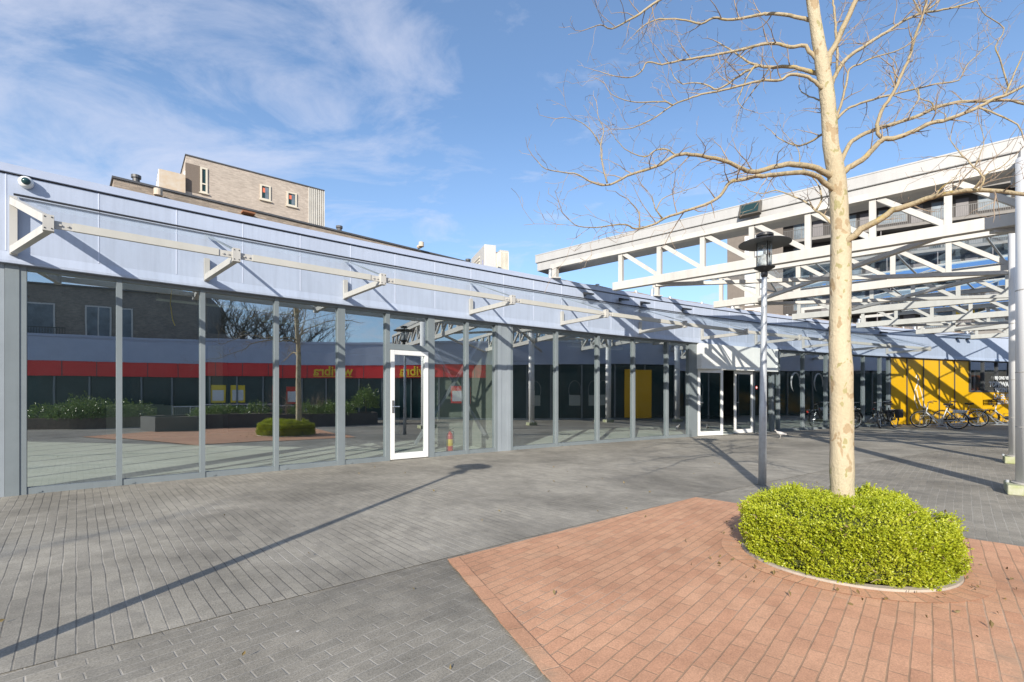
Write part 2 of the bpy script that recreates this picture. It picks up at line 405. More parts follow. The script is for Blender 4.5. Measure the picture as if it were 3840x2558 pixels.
M['beige'] = mat('beige_stained', (.52, .47, .40), .8, var=.12, c2=(.50, .38, .26), scale=3)
M['bark'] = bark_mat('plane_bark', (.55, .475, .335), (.41, .31, .19), (.37, .33, .17), None, 11)
M['limb'] = bark_mat('limb_bark', (.45, .375, .25), (.32, .265, .17), (.38, .32, .19), (.47, .34, .06), 14)
M['twig'] = mat('twig_bark', (.31, .235, .17), .85, var=.3, scale=20)
M['greybark'] = mat('grey_bark', (.10, .085, .07), .9, var=.3, scale=5)
M['leaf'] = leaf_mat('lime_leaf', [(.12, .17, .010), (.32, .38, .018), (.48, .52, .035), (.62, .60, .13)], 55, .3, .4)
M['leafdark'] = leaf_mat('laurel_leaf', [(.06, .11, .02), (.14, .22, .05), (.27, .35, .12)], 25, .2, .3)
M['leafbrown'] = leaf_mat('dry_leaf', [(.10, .08, .03), (.2, .15, .06), (.28, .20, .08)], 25, .2, .6)
M['roof'] = mat('roof_felt', (.10, .10, .105), .9, var=.2)
M['acwhite'] = mat('appliance_white', (.52, .515, .50), .4, var=.04)
M['acgrey'] = mat('appliance_grey', (.48, .46, .42), .5, var=.1)
M['redpaint'] = mat('extinguisher_red', (.62, .03, .012), .3, var=.04)
M['lampglass'] = thin_glass('lamp_glass', (.86, .9, .92), .10, 1.4, 0, .08)

# paving
M['pave_strip'] = paver('grey_pavers', (.475, .44, .37), (.405, .377, .322), (.09, .085, .08), (.52, .49, .44), .205, .0765, .0046, .32, .46, rowk=.62, crossk=.2, thr=(.46, .60), patch=(.20, .185, .16))
M['pave_plaza'] = paver('dark_pavers', (.43, .395, .33), (.355, .33, .28), (.58, .55, .5), (.13, .12, .11), .205, .0765, .0045, .34, .46, True, (.15, .14, .125), rowk=.32, crossk=.42, thr=(.5, .62))
M['pave_red'] = paver('red_pavers', (.76, .43, .265), (.67, .355, .215), (.26, .20, .13), (.46, .38, .29), .205, .0765, .005, .26, .24, False, (.30, .23, .16), rowk=.55, crossk=.45, thr=(.48, .62))

# ---------------------------------------------------------------- camera, light, sky
F_ = 1111.6
CAMZ = 1.25
cam = bpy.data.cameras.new('camera'); cam.lens = 17.0; cam.sensor_width = 36; cam.shift_y = 127 / 2354
cam.clip_start = .05; cam.clip_end = 2000
co = bpy.data.objects.new('camera', cam); COL.objects.link(co); co.location = (0, 0, CAMZ); co.rotation_euler = (math.pi / 2, 0, 0)
SC.camera = co
AZ = V((.275, .961)).normalized(); EL = R_(24.5)
ld = V((AZ.x * math.cos(EL), AZ.y * math.cos(EL), -math.sin(EL)))
sun = bpy.data.lights.new('sun', 'SUN'); sun.energy = 4.0; sun.angle = R_(.53); sun.color = (1.0, .93, .82)
so = bpy.data.objects.new('sun', sun); COL.objects.link(so); so.rotation_euler = ld.to_track_quat('-Z', 'Y').to_euler(); so.location = (-10, -35, 30)
W = bpy.data.worlds.new('World'); SC.world = W; W.use_nodes = True
N = W.node_tree.nodes; L = W.node_tree.links; N.clear()
wo = N.new('ShaderNodeOutputWorld'); bg = N.new('ShaderNodeBackground'); sky = N.new('ShaderNodeTexSky')
sky.sky_type = 'NISHITA'; sky.sun_disc = False; sky.sun_elevation = EL; sky.sun_rotation = math.atan2(-AZ.x, -AZ.y)
sky.air_density = 1.0; sky.dust_density = .6; sky.ozone_density = 3.0
tc = N.new('ShaderNodeTexCoord'); sx = N.new('ShaderNodeSeparateXYZ'); L.new(tc.outputs['Generated'], sx.inputs[0])
zz = mth(N, L, 'MAXIMUM', mth(N, L, 'ADD', sx.outputs[2], .10), .06)
cb = N.new('ShaderNodeCombineXYZ'); L.new(mth(N, L, 'DIVIDE', sx.outputs[0], zz), cb.inputs[0]); L.new(mth(N, L, 'DIVIDE', sx.outputs[1], zz), cb.inputs[1])
mp = N.new('ShaderNodeMapping'); mp.inputs['Location'].default_value = (3.1, 1.7, 0); mp.inputs['Rotation'].default_value = (0, 0, .5); mp.inputs['Scale'].default_value = (.8, 1.15, 1); L.new(cb.outputs[0], mp.inputs[0])
c1 = noise(N, L, mp.outputs[0], 2.5, 11, .62, .5)
c2 = noise(N, L, mp.outputs[0], .38, 3, .5)
# more cloud toward the west
lean = mth(N, L, 'SUBTRACT', mth(N, L, 'MULTIPLY', sx.outputs[0], -.10), mth(N, L, 'MULTIPLY', mth(N, L, 'MINIMUM', sx.outputs[1], 0.0), .22))
cl = mth(N, L, 'ADD', mth(N, L, 'ADD', mth(N, L, 'MULTIPLY', c1, .72), mth(N, L, 'MULTIPLY', c2, .42)), lean)
cf = ramp(N, L, cl, [(.56, 0), (.67, .34), (.86, .74)]).outputs[0]
hz = ramp(N, L, sx.outputs[2], [(.0, .60), (.16, .30), (.5, .10)]).outputs[0]
ccol = mixc(N, L, 1.0, (4.5, 4.6, 5.3), (4.5, 4.6, 5.3))
tint = mixc(N, L, 1.0, sky.outputs[0], (.86, .99, 1.08), 'MULTIPLY')
col = mixc(N, L, hz, tint, (3.6, 4.7, 6.3))
col = mixc(N, L, cf, col, ccol)
L.new(col, bg.inputs[0]); bg.inputs[1].default_value = .112
L.new(bg.outputs[0], wo.inputs[0])
SC.view_settings.view_transform = 'Standard'; SC.view_settings.look = 'None'; SC.view_settings.exposure = .76; SC.view_settings.gamma = 1
cy = SC.cycles; cy.max_bounces = 10; cy.transparent_max_bounces = 24; cy.glossy_bounces = 4; cy.caustics_reflective = False; cy.caustics_refractive = False
try: cy.use_denoising = True
except Exception: pass

# ---------------------------------------------------------------- measured geometry helpers
def ray(px): return V(((px - 1177) / F_, 1.0))
def at(px, py, Y): return V(((px - 1177) / F_ * Y, Y, CAMZ + (911 - py) / F_ * Y))
def gnd(px, py):
    Y = F_ * CAMZ / (py - 911); return V(((px - 1177) / F_ * Y, Y))
def onplane(px, py, P, d):   # hit of a sight line with the vertical plane through P along d
    r = ray(px); P = V(P[:2]); d = V(d[:2])
    den = r.x * d.y - r.y * d.x; s = (P.x * d.y - P.y * d.x) / den
    q = r * s
    return V((q.x, q.y, CAMZ + (911 - py) / F_ * s))
CC = V((47.49, -53.25)); RR = 79.966; T0 = 2.3062218866746726
def WN(u):
    t = T0 - u / RR; return V((math.cos(t), math.sin(t)))
def WP(u, off=0.0, z=0.0):
    q = CC + WN(u) * (RR + off); return V((q.x, q.y, z))
def WA(u):   # heading of the facade (left to right)
    return T0 - u / RR - math.pi / 2
def wbox(mb, u0, u1, o0, o1, z0, z1, n=1):
    for i in range(n):
        a = u0 + (u1 - u0) * i / n; b = u0 + (u1 - u0) * (i + 1) / n
        mb.hexa([WP(a, o0, z0), WP(b, o0, z0), WP(b, o1, z0), WP(a, o1, z0), WP(a, o0, z1), WP(b, o0, z1), WP(b, o1, z1), WP(a, o1, z1)])
def wsweep(mb, u0, u1, prof, step=.45, close=False):
    n = max(1, int(abs(u1 - u0) / step)); k = len(prof)
    vs = []; uv = []; fs = []; d = [0]
    for j in range(1, k): d.append(d[-1] + math.hypot(prof[j][0] - prof[j - 1][0], prof[j][1] - prof[j - 1][1]))
    for i in range(n + 1):
        u = u0 + (u1 - u0) * i / n
        for j, (o, z) in enumerate(prof): vs.append(WP(u, o, z)); uv.append((u, d[j]))
    for i in range(n):
        for j in range(k - 1): fs.append((i * k + j, (i + 1) * k + j, (i + 1) * k + j + 1, i * k + j + 1))
    mb.add(vs, fs, uv)
    if close:
        mb.add([WP(u0, o, z) for o, z in prof], [tuple(range(k))]); mb.add([WP(u1, o, z) for o, z in prof], [tuple(range(k - 1, -1, -1))])
UMAX = 46.0

# ---------------------------------------------------------------- ground
PA = 47.0
def puv(x, y, a=PA):
    c, s = math.cos(R_(a)), math.sin(R_(a)); return (x * c + y * s, -x * s + y * c)
g = MB(); S = 400
g.add([(-S, -S, 0), (S, -S, 0), (S, S, 0), (-S, S, 0)], [(0, 1, 2, 3)], [puv(x, y) for x, y in ((-S, -S), (S, -S), (S, S), (-S, S))])
tag(g.build('ground', M['pave_plaza']), 'dark grey brick paving of the open plaza', 'paving', kind='structure')
g = MB(); n = 150; B_OFF = RR - 74.5
vs = []; uv = []; fs = []
for i in range(n + 1):
    u = -8 + (UMAX + 8) * i / n
    for off in (.06, -B_OFF):
        vs.append(WP(u, off, .004)); uv.append((-off, u * (RR + off * .5) / RR))
for i in range(n): fs.append((2 * i, 2 * i + 1, 2 * i + 3, 2 * i + 2))
g.add(vs, fs, uv)
tag(g.build('pavement', M['pave_strip']), 'curved strip of grey pavers along the shopfront', 'pavement', kind='structure')
# red brick field
A_, B_, C_ = V((2.26, 5.94)), V((-.49, 3.67)), V((.158, 2.115))
cdir = (C_ - B_).normalized(); ddir = V((1, -1)).normalized()
C2 = B_ + cdir * 6; D2 = A_ + ddir * 6.5
poly = [A_, B_, C2, V((8.5, -2.2)), D2]
pj = []
for i in range(len(poly)):      # every edge brick sits a few millimetres in or out
    a, b = poly[i], poly[(i + 1) % len(poly)]; kk = max(2, int((b - a).length / .1))
    nn_ = V((-(b - a).y, (b - a).x)).normalized()
    for t in range(kk): p = a.lerp(b, t / kk); w_ = 0 if t == 0 else random.uniform(-.007, .007); pj.append(p + nn_ * w_)
g = MB(); g.add([(p.x, p.y, .012) for p in pj], [tuple(range(len(pj)))], [puv(p.x, p.y, 49) for p in pj])
red = g.build('red_pavement', M['pave_red']); tag(red, 'red brick paving field around the planted tree', 'pavement', kind='structure')
g = MB()
def edge_row(p, q, inner, w=.11):
    d = (q - p).normalized(); nn = V((-d.y, d.x)); nn = nn if nn.dot(inner) > 0 else -nn
    ln = (q - p).length
    g.add([(p.x, p.y, .016), (q.x, q.y, .016), (q.x + nn.x * w, q.y + nn.y * w, .016), (p.x + nn.x * w, p.y + nn.y * w, .016)], [(0, 1, 2, 3)], [(0, .002), (ln, .002), (ln, .073), (0, .073)])
edge_row(B_, C2, V((1, .3)), .095)
tag(g.build('red_pavement_edge', M['pave_red']), 'edge row of red bricks', 'pavement', kind='structure')

# ---------------------------------------------------------------- shop building
shop = thing('shop_building', 'long curved single storey shopfront of tall glass under a pale blue metal fascia', 'building', WP(10, 6, 0))
P = lambda name, mb, m, parent=shop, **k: mb.build(name, m, parent, **k)
HG = 2.90; HT = 4.12
prof = [(.14, HG), (-.03, HG), (-.03, HG + .03), (.0, HG + .14), (.0, 4.0)]
fas = MB(); wsweep(fas, -.62, 24.3, prof); F1 = P('fascia', fas, M['fascia'])
fas = MB(); wsweep(fas, 24.302, UMAX, prof); P('corrugated_fascia', fas, M['corrugated'])
for k in range(-1, 28):
    j = MB()
    u = -.12 + .872 * k + .0
    if u < -.5: continue
    wbox(j, u - .006, u + .006, -.004, .02, HG + .15, 4.0); P('sunlit_joint_edge', j, M['joint'], F1)  # lighter strips paint in the sunlit edges of the panel joints
cap = MB(); wsweep(cap, -.64, UMAX, [(.2, 4.02), (-.035, 4.02), (-.035, HT), (.2, HT)]); P('roof_edge', cap, M['fascia_trim'])
gap = MB(); wsweep(gap, -.62, UMAX, [(.03, 3.99), (.03, 4.03)]); P('shadow_gap', gap, M['coping'])
# western return of the same shop
A2 = WP(-.62, 0); wd = V((-.985, .17)).normalized(); wn = V((.17, .985)).normalized()
def w2(s, o, z): q = V((A2.x, A2.y)) + wd * s + wn * o; return V((q.x, q.y, z))
def w2box(mb, s0, s1, o0, o1, z0, z1):
    mb.hexa([w2(s1, o0, z0), w2(s0, o0, z0), w2(s0, o1, z0), w2(s1, o1, z0), w2(s1, o0, z1), w2(s0, o0, z1), w2(s0, o1, z1), w2(s1, o1, z1)])
q = MB(); w2box(q, 0, 13, 0, .14, HG, 4.0); P('side_fascia', q, M['fascia_trim'])
for i in range(12):
    q = MB(); s0 = .05 + i * 1.08
    w2box(q, s0, s0 + .07, .05, .19, 0, HG); w2box(q, s0 + .07, s0 + 1.08, .06, .18, .002, .09)
    wf = P('side_window', q, M['frame']); q = MB(); q.quad(w2(s0 + 1.08, .11, .08), w2(s0 + .05, .11, .08), w2(s0 + .05, .11, HG), w2(s0 + 1.08, .11, HG)); P('glass_pane', q, M['glass'], wf)
# roof, ceiling and floor plates
def plate(z0, z1, off=.12, depth=11.0, umin=-.62):
    pl = [tuple(w2(13, .1, 0)[:2]), tuple(w2(.0, .1, 0)[:2])]
    nn = 60
    pl += [tuple(WP(umin + (UMAX - umin) * i / nn, off)[:2]) for i in range(nn + 1)]
    pl += [tuple(WP(UMAX - (UMAX - 0) * i / nn, depth)[:2]) for i in range(nn + 1)]
    pl += [tuple(w2(13, 12, 0)[:2])]
    m_ = MB(); m_.prism(pl, z0, z1); return m_
P('roof', plate(3.94, 4.06, .05), M['roof'])
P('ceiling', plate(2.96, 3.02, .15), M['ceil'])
fl = plate(-.05, .016, .125)
P('shop_floor', fl, M['floor'])
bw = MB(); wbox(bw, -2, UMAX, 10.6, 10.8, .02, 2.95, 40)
P('back_wall', bw, M['interior'])
# solid left end panel with its post
q = MB(); wbox(q, -.62, -.135, .05, .2, 0, HG); P('end_panel', q, M['panelgrey'])
q = MB(); wbox(q, -.132, -.005, .04, .19, 0, HG); P('end_post', q, M['frame'])
# glazing bays
def bay(u0, u1, w=.064, z0=.0, z1=HG, glass='glass', wl=None, nseg=1, right=False, rail=.085, name='window', fr='frame'):
    q = MB(); wl = w if wl is None else wl
    wbox(q, u0, u0 + wl, .05, .19, z0, z1)
    if right: wbox(q, u1 - w, u1, .05, .19, z0, z1)
    e = u1 - (w if right else 0)
    wbox(q, u0 + wl, e, .06, .18, z0 + .003, z0 + rail)
    wbox(q, u0 + wl, e, .06, .18, z1 - .05, z1 - .002)
    if z0 < .01:
        for uu in (u0 + wl + .12 * (u1 - u0), u0 + .5 * (u0 + u1) - .5 * u0): pass
        wbox(q, u0 + wl + .1, u0 + wl + .14, .05, .061, .02, .035)
    f = P(name, q, M[fr])
    w4 = [random.uniform(-.004, .004) for _ in range(3)]
    g_ = MB(); g_.quad(WP(u0 + wl - .01, .115 + w4[0], z0 + rail - .01), WP(e + .01, .115 + w4[1], z0 + rail - .01), WP(e + .01, .115 + w4[2], z1 - .04), WP(u0 + wl - .01, .115 + w4[0] + w4[2] - w4[1], z1 - .04))
    P('glass_pane', g_, M[glass], f)
    return f
edges = [.0, .94, 1.93, 2.98, 4.03, 4.95]
for i in range(len(edges) - 1):
    bay(edges[i] if i else -.005, edges[i + 1], wl=(.13 if i == 4 else None))
# single white door bay 4.95 .. 5.90
q = MB(); wbox(q, 4.95, 5.03, .05, .19, 0, HG); wbox(q, 5.86, 5.94, .05, .19, 0, HG); wbox(q, 5.03, 5.86, .05, .19, 2.16, 2.27); wbox(q, 5.03, 5.86, .06, .18, HG - .05, HG - .002)
tr_ = P('door_frame', q, M['frame']); g_ = MB(); g_.quad(WP(5.02, .115, 2.26), WP(5.87, .115, 2.26), WP(5.87, .115, HG - .04), WP(5.02, .115, HG - .04)); P('glass_pane', g_, M['glass'], tr_)
q = MB(); wbox(q, 5.04, 5.12, .03, .11, .02, 2.15); wbox(q, 5.77, 5.85, .03, .11, .02, 2.15); wbox(q, 5.12, 5.77, .032, .108, .02, .14); wbox(q, 5.12, 5.77, .032, .108, 2.06, 2.15)
dr = P('door', q, M['white'], bevel=.004); tag(dr, 'white framed glazed single door')
g_ = MB(); g_.quad(WP(5.11, .07, .13), WP(5.78, .07, .13), WP(5.78, .07, 2.07), WP(5.11, .07, 2.07)); P('glass_pane', g_, M['doorglass'], dr)
q = MB(); wbox(q, 5.06, 5.10, .018, .03, .93, 1.17); q.tube([WP(5.08, .02, 1.05), WP(5.08, -.03, 1.05), WP(5.19, -.03, 1.05)], .010, 8); P('handle', q, M['chrome'], dr)
edges = [5.94, 6.77, 7.60]
for i in range(2): bay(edges[i], edges[i + 1], right=(i == 1))
q = MB(); wbox(q, 7.60, 7.70, .045, .19, 0, HG); wbox(q, 7.703, 7.86, .055, .19, 0, HG); wbox(q, 7.863, 7.96, .045, .19, 0, HG); P('wide_post', q, M['panelgrey'])
edges = [7.96, 9.35, 10.78, 12.15, 13.56, 14.62]
for i in range(5): bay(edges[i], edges[i + 1], right=(i == 4))
q = MB(); wbox(q, 14.62, 14.93, .04, .19, 0, HG); P('wide_post', q, M['frame'])
M['headerwhite'] = mat('header_white', (.84, .85, .83), .45, var=.04, streak=.1)
# entrance: box header, open double door
q = MB(); wbox(q, 14.94, 18.86, -.10, .10, 2.16, HG - .012, 3); wbox(q, 14.90, 18.90, -.13, .10, 2.10, 2.158, 3); wbox(q, 14.90, 14.96, -.13, .1, 2.16, HG - .01); wbox(q, 18.84, 18.9, -.13, .1, 2.16, HG - .01)
P('entrance_header', q, M['headerwhite'], bevel=.006)
def leaf(hx, hy, ang, w, name, flip):
    d = V((math.cos(ang), math.sin(ang))); nrm = V((-d.y, d.x)) * .045
    q = MB()
    def lb(a, b, z0, z1): q.obox((hx + d.x * a, hy + d.y * a), d * (b - a), nrm, z0, z1)
    lb(0, .085, .02, 2.09); lb(w - .085, w, .02, 2.09); lb(.085, w - .085, .02, .15); lb(.085, w - .085, 1.99, 2.09)
    o = P(name, q, M['white'], bevel=.004)
    g_ = MB(); a = V((hx, hy)) + d * .08 + nrm * .5; b = V((hx, hy)) + d * (w - .08) + nrm * .5
    g_.quad((a.x, a.y, .14), (b.x, b.y, .14), (b.x, b.y, 2.0), (a.x, a.y, 2.0)); P('glass_pane', g_, M['doorglass'], o)
    q = MB(); e = .05 if flip else w - .05
    hp = V((hx, hy)) + d * e - nrm * .6; hq = hp - d * .12 * (1 if flip else 1) * (-1 if flip else 1)
    hp0 = V((hx, hy)) + d * e
    q.tube([(hp0.x, hp0.y, 1.05), (hp.x, hp.y, 1.05), (hq.x, hq.y, 1.05)], .011, 8); P('handle', q, M['chrome'], o)
    return o
pL = WP(14.95, .03); aL = WA(15.4) - R_(10)
tag(leaf(pL.x, pL.y, aL, 1.0, 'entrance_door', True), 'left leaf of the entrance, swung open outwards')
pR = WP(16.80, .05); tag(leaf(pR.x, pR.y, WA(17.3), .98, 'entrance_door', True), 'right leaf of the entrance, nearly closed')
q = MB(); wbox(q, 17.80, 17.87, .04, .19, 0, 2.10); wbox(q, 14.935, 14.948, .1, .19, 0, 2.10); wbox(q, 14.93, 18.84, .1, .19, 2.105, 2.157, 3); P('entrance_frame', q, M['frame'])
q = MB(); wbox(q, 18.82, 18.88, .05, .19, 0, 2.10); ef = P('window', q, M['frame']); g_ = MB(); g_.quad(WP(17.86, .115, .04), WP(18.83, .115, .04), WP(18.83, .115, 2.11), WP(17.86, .115, 2.11)); P('glass_pane', g_, M['glass'], ef)
q = MB(); q.lathe([(0.055, 0), (.055, .01), (0, .012)], WP(18.02, .10, 1.55), 16, tuple(-WN(18)) + (0,)); st = P('warning_sticker', q, M['redpaint'], ef)
q = MB(); q.lathe([(0.035, 0), (.035, .012), (0, .014)], WP(18.02, .099, 1.55), 16, tuple(-WN(18)) + (0,)); P('sticker_face', q, M['white_letters'], ef)
edges = [18.90, 19.23, 20.68, 22.10, 23.4, 24.51, 25.63, 26.28]
for i in range(len(edges) - 1): bay(edges[i], edges[i + 1], w=.056, right=(i == len(edges) - 2))
# yellow film bays
ye = [26.31, 27.46, 28.63, 29.75, 30.86, 31.92]
for i in range(5):
    q = MB(); wbox(q, ye[i] + .045, ye[i + 1], .09, .115, .05, HG - .03); yp = P('yellow_panel', q, M['yellow'])
    q = MB(); wbox(q, ye[i], ye[i] + .044, .06, .19, 0, HG); P('panel_post', q, M['coping'])
q = MB(); wbox(q, 26.31, 31.92, .07, .18, 0, .049, 6); P('base_rail', q, M['coping'])
# white loop drawn on the yellow film
def wline(pts, r, name, m, par=shop):
    q = MB()
    for p in pts: q.tube([WP(u, .088, z) for u, z in p], r, 6)
    return P(name, q, m, par)
lp = [(28.25, .72), (28.02, 1.1), (28.05, 1.5), (28.2, 1.75), (28.32, 2.0), (28.3, 2.15), (28.17, 2.17), (28.13, 2.05), (28.24, 1.92), (28.42, 1.6), (28.58, 1.25), (28.68, .95), (28.86, .65)]
wline([lp, [(28.17, 1.55), (28.3, 1.1), (28.55, .75)]], .022, 'white_loop', M['white_letters'])
# bakery bays
be = [31.95, 32.96, 33.96, 34.9, 36.0, 37.1, 38.2, 39.3]
for i in range(len(be) - 1):
    f = bay(be[i], be[i + 1], w=.056, z0=1.44, right=(i == len(be) - 2), name='window', fr='coping')
    q = MB(); wbox(q, be[i], be[i + 1] - .03, .08, .11, .03, 1.438); P('yellow_panel', q, M['yellow'])
lines = [('BIJ ONS VIND JE', 2.05, .21), ('TOPKWALITEIT', 1.71, .33), ('TEGEN EEN', 1.45, .29), ('LAGE PRIJS', 1.13, .34), ('ELKE DAG', .885, .25)]
tl_ = None
for s_, z_, h_ in lines:
    p = WP(34.5, .045, z_)
    text('lettering', s_, h_, M['white_letters'], shop, p, WA(34.5), .004, .008)
q = MB()
wbox(q, 33.1, 33.85, .5, .6, 1.35, 2.25); wbox(q, 33.2, 33.5, .42, .5, 1.9, 2.2); P('window_display', q, mat('red_brown_display', (.30, .05, .03), .5, c2=(.45, .16, .03), scale=6))
# inside the shop: partition, posts, braces, low counter, added pillars
q = MB(); nrm = WN(7.78); a = WP(7.72, .2)
q.obox((a.x, a.y), nrm * 3.4, V((-nrm.y, nrm.x)) * -.12, .02, 2.95); P('partition', q, M['interior_mid'])
q = MB(); a = WP(6.95, 1.6); tdir = V((math.cos(WA(7)), math.sin(WA(7)))); q.obox((a.x, a.y), tdir * .85, WN(7) * .1, .02, 2.95); P('inner_wall', q, M['interior_mid'])
q = MB(); q.bar(WP(5.75, .42, .25), WP(7.6, .42, 2.85), .06, .06); q.bar(WP(5.8, .5, 2.88), WP(7.55, .5, .35), .06, .06); P('wind_brace', q, M['galv'])
q = MB(); q.obox((-12.0, 14.3), V((1.3, .55)), V((-.2, .5)), .02, 1.0); q.obox((-10.6, 14.6), V((.9, .4)), V((-.2, .5)), .02, .97); P('counter', q, M['interior_mid'])
q = MB(); q.obox((-10.2, 16.2), V((.45, .1)), V((-.1, .45)), .02, 2.95); q.obox((-4.0, 15.6), V((.35, .1)), V((-.1, .35)), .02, 2.95); P('reflection_pillar', q, M['interior_mid'])  # added uprights imitating a pale reflection in the glass
q = MB()
for u, o, l in ((1.5, 1.2, 2.2), (3.4, 2.6, 2.0), (9.5, 1.5, 2.4), (12, 2.5, 2.2)): wbox(q, u, u + l, o, o + .25, 2.86, 2.955)
P('ceiling_duct', q, M['interior_mid'])
# dangling yellow wire end at the ceiling
q = MB(); q.tube([WP(1.63, .6, 2.95), WP(1.61, .6, 2.7), WP(1.64, .61, 2.45), WP(1.67, .6, 2.36)], .008, 6); P('loose_cable', q, M['lemon'])
M['stickergrey'] = mat('sticker_grey', (.38, .40, .42), .5)
# lettering and arcs of the travel style window stickers
for u in (20.0, 21.4, 22.8):
    q = MB(); pts = [WP(u + .28 + .26 * math.cos(t), .105, 1.75 + .36 * math.sin(t)) for t in np.linspace(-.4, 4.2, 14)]
    q.tube(pts, [.022 * math.sin(math.pi * i / 13) + .003 for i in range(14)], 6); P('window_sticker', q, M['stickergrey'])

# glass canopy in front of the facade
can = thing('glass_canopy', 'long sloping glass canopy on white triangular brackets fixed to the fascia', 'canopy', WP(12, -.7, 3.4))
br_u = [-.05, 2.0, 4.13, 6.83, 9.46, 12.32, 15.05, 17.8, 20.5, 23.2, 25.9]
OW = 1.50
br_t = [u + d for u, d in zip(br_u, (.36, .11, .05) + (0,) * 8)]      # the first brackets stand slightly skew
for u, ut in zip(br_u, br_t):
    q = MB()
    up = (0, 0, 1)
    first = u == br_u[0]
    q.bar(WP(u, -.04, 3.0), WP(u, -.04, 3.72 if first else 3.34), .07, .06, tuple(WN(u)) + (0,))
    q.bar(WP(u, -.07, 3.05), WP(ut, -OW + .04, 3.05), .065, .085)
    if first: q.bar(WP(u, -.07, 3.655), WP(ut, -OW + .04, 3.135), .065, .085)
    else:
        q9 = MB(); q9.bar(WP(u, -.03, 3.70), WP(ut, -OW + .04, 3.165), .06, .012); q9.build('stay', M['frame'], can)
    wbox(q, ut - .045, ut + .045, -OW - .05, -OW + .035, 3.0, 3.17)
    bk = q.build('bracket', M['truss'], can)
    q = MB()
    for du in (-.028, .028):
        for z in (3.025, 3.145): q.lathe([(.007, 0), (.007, .006)], WP(ut + du, -OW - .049, z), 8, tuple(-WN(u)) + (0,))
    q.build('bolt', M['black'], bk)
for i in range(len(br_u) - 1):
    a, b = br_t[i], br_t[i + 1]; aw, bw_ = br_u[i], br_u[i + 1]
    q = MB(); wbox(q, a + .20, b - .20, -OW - .022, -OW + .022, 3.045, 3.13, 2)
    bm_ = q.build('beam', M['beam'], can)
    for s0, s1 in ((a + .045, a + .20), (b - .20, b - .045)):
        q = MB(); wbox(q, s0, s1, -OW - .012, -OW + .012, 3.045, 3.125)
        for uu in (s0 + .05, s0 + .11): q.lathe([(.012, 0), (.012, .014)], WP(uu, -OW - .013, 3.085), 8, tuple(-WN(uu)) + (0,))
        q.build('joint_plate', M['truss'], bm_)
    for f0, f1 in ((.005, .497), (.503, .995)):
        q = MB(); q.quad(WP(aw + (bw_ - aw) * f0, -.03, 3.735), WP(a + (b - a) * f0, -OW - .08, 3.205), WP(a + (b - a) * f1, -OW - .08, 3.205), WP(aw + (bw_ - aw) * f1, -.03, 3.735))
        q.build('glass_pane', M['canopyglass'], can)
q = MB(); q.tube([WP(br_u[0] + (br_u[-1] - br_u[0]) * i / 60, -.04, 3.752) for i in range(61)], .014, 6); q.build('rubber_gasket', M['black'], can)

# small things on the facade
sc_ = thing('security_camera', 'white dome security camera high on the blue fascia at the left end', 'camera', WP(.02, 0, 3.88))
p = at(47, 412, 6.05); ua = .05
cpos = WP(.06, -.01, 3.93); ax = tuple(-WN(0)) + (0,)
q = MB(); q.lathe([(.072, 0), (.072, .045), (.064, .067), (.045, .08)], cpos, 24, ax); q.build('housing', M['white'], sc_, smooth=True)
q = MB(); q.lathe([(.045, .08), (.04, .10), (.02, .115), (0, .12)], cpos, 20, ax); q.build('lens_dome', M['darkglass'], sc_, smooth=True)
fl_lab = ['small dark floodlight on the fascia nearest the end of the white girder', 'second small floodlight along the fascia from the girder end', 'third small floodlight on the fascia, right after a close pair gap', 'small floodlight on the shadowed fascia just before the lamp post',
          'small floodlight on the fascia beside the pale tree trunk', 'small floodlight above the canopy tip on the corrugated fascia', 'left one of a close floodlight pair above the yellow panels', 'right one of a close floodlight pair above the yellow panels']
proto = None
for lab, (px) in zip(fl_lab, (1343, 1424, 1473, 1569, 1904, 2023, 2198, 2221)):
    r = ray(px); # meet the wall circle
    a_ = r.dot(r); b_ = -2 * r.dot(CC); c_ = CC.dot(CC) - RR * RR
    h_ = r * ((-b_ + math.sqrt(b_ * b_ - 4 * a_ * c_)) / (2 * a_)); u = RR * (T0 - math.atan2(h_.y - CC.y, h_.x - CC.x))
    if proto is None:
        t = thing('floodlight', lab, 'floodlight', (0, 0, 0), 0, 'floodlights along the blue fascia')
        q = MB(); q.box(-.03, .03, -.05, 0, -.03, .03); q.tube([(0, -.04, 0), (0, -.1, .02)], .012, 8); q.build('mount', M['black'], t, local=True)
        q = MB(); q.hexa([(-.11, -.26, -.035), (.11, -.26, -.035), (.11, -.07, -.02), (-.11, -.07, -.02), (-.11, -.25, .0), (.11, -.25, .0), (.11, -.07, .045), (-.11, -.07, .045)]); q.build('housing', M['black'], t, local=True, bevel=.006)
        q = MB(); q.hexa([(-.09, -.24, -.041), (.09, -.24, -.041), (.09, -.09, -.028), (-.09, -.09, -.028), (-.09, -.24, -.034), (.09, -.24, -.034), (.09, -.09, -.021), (-.09, -.09, -.021)]); q.build('lens', M['pale_window'], t, local=True)
        proto = t
    else: t = copy_tree(proto); t['label'] = lab
    t.location = WP(u, -.002, 3.86); t.rotation_euler = (0, 0, WA(u))

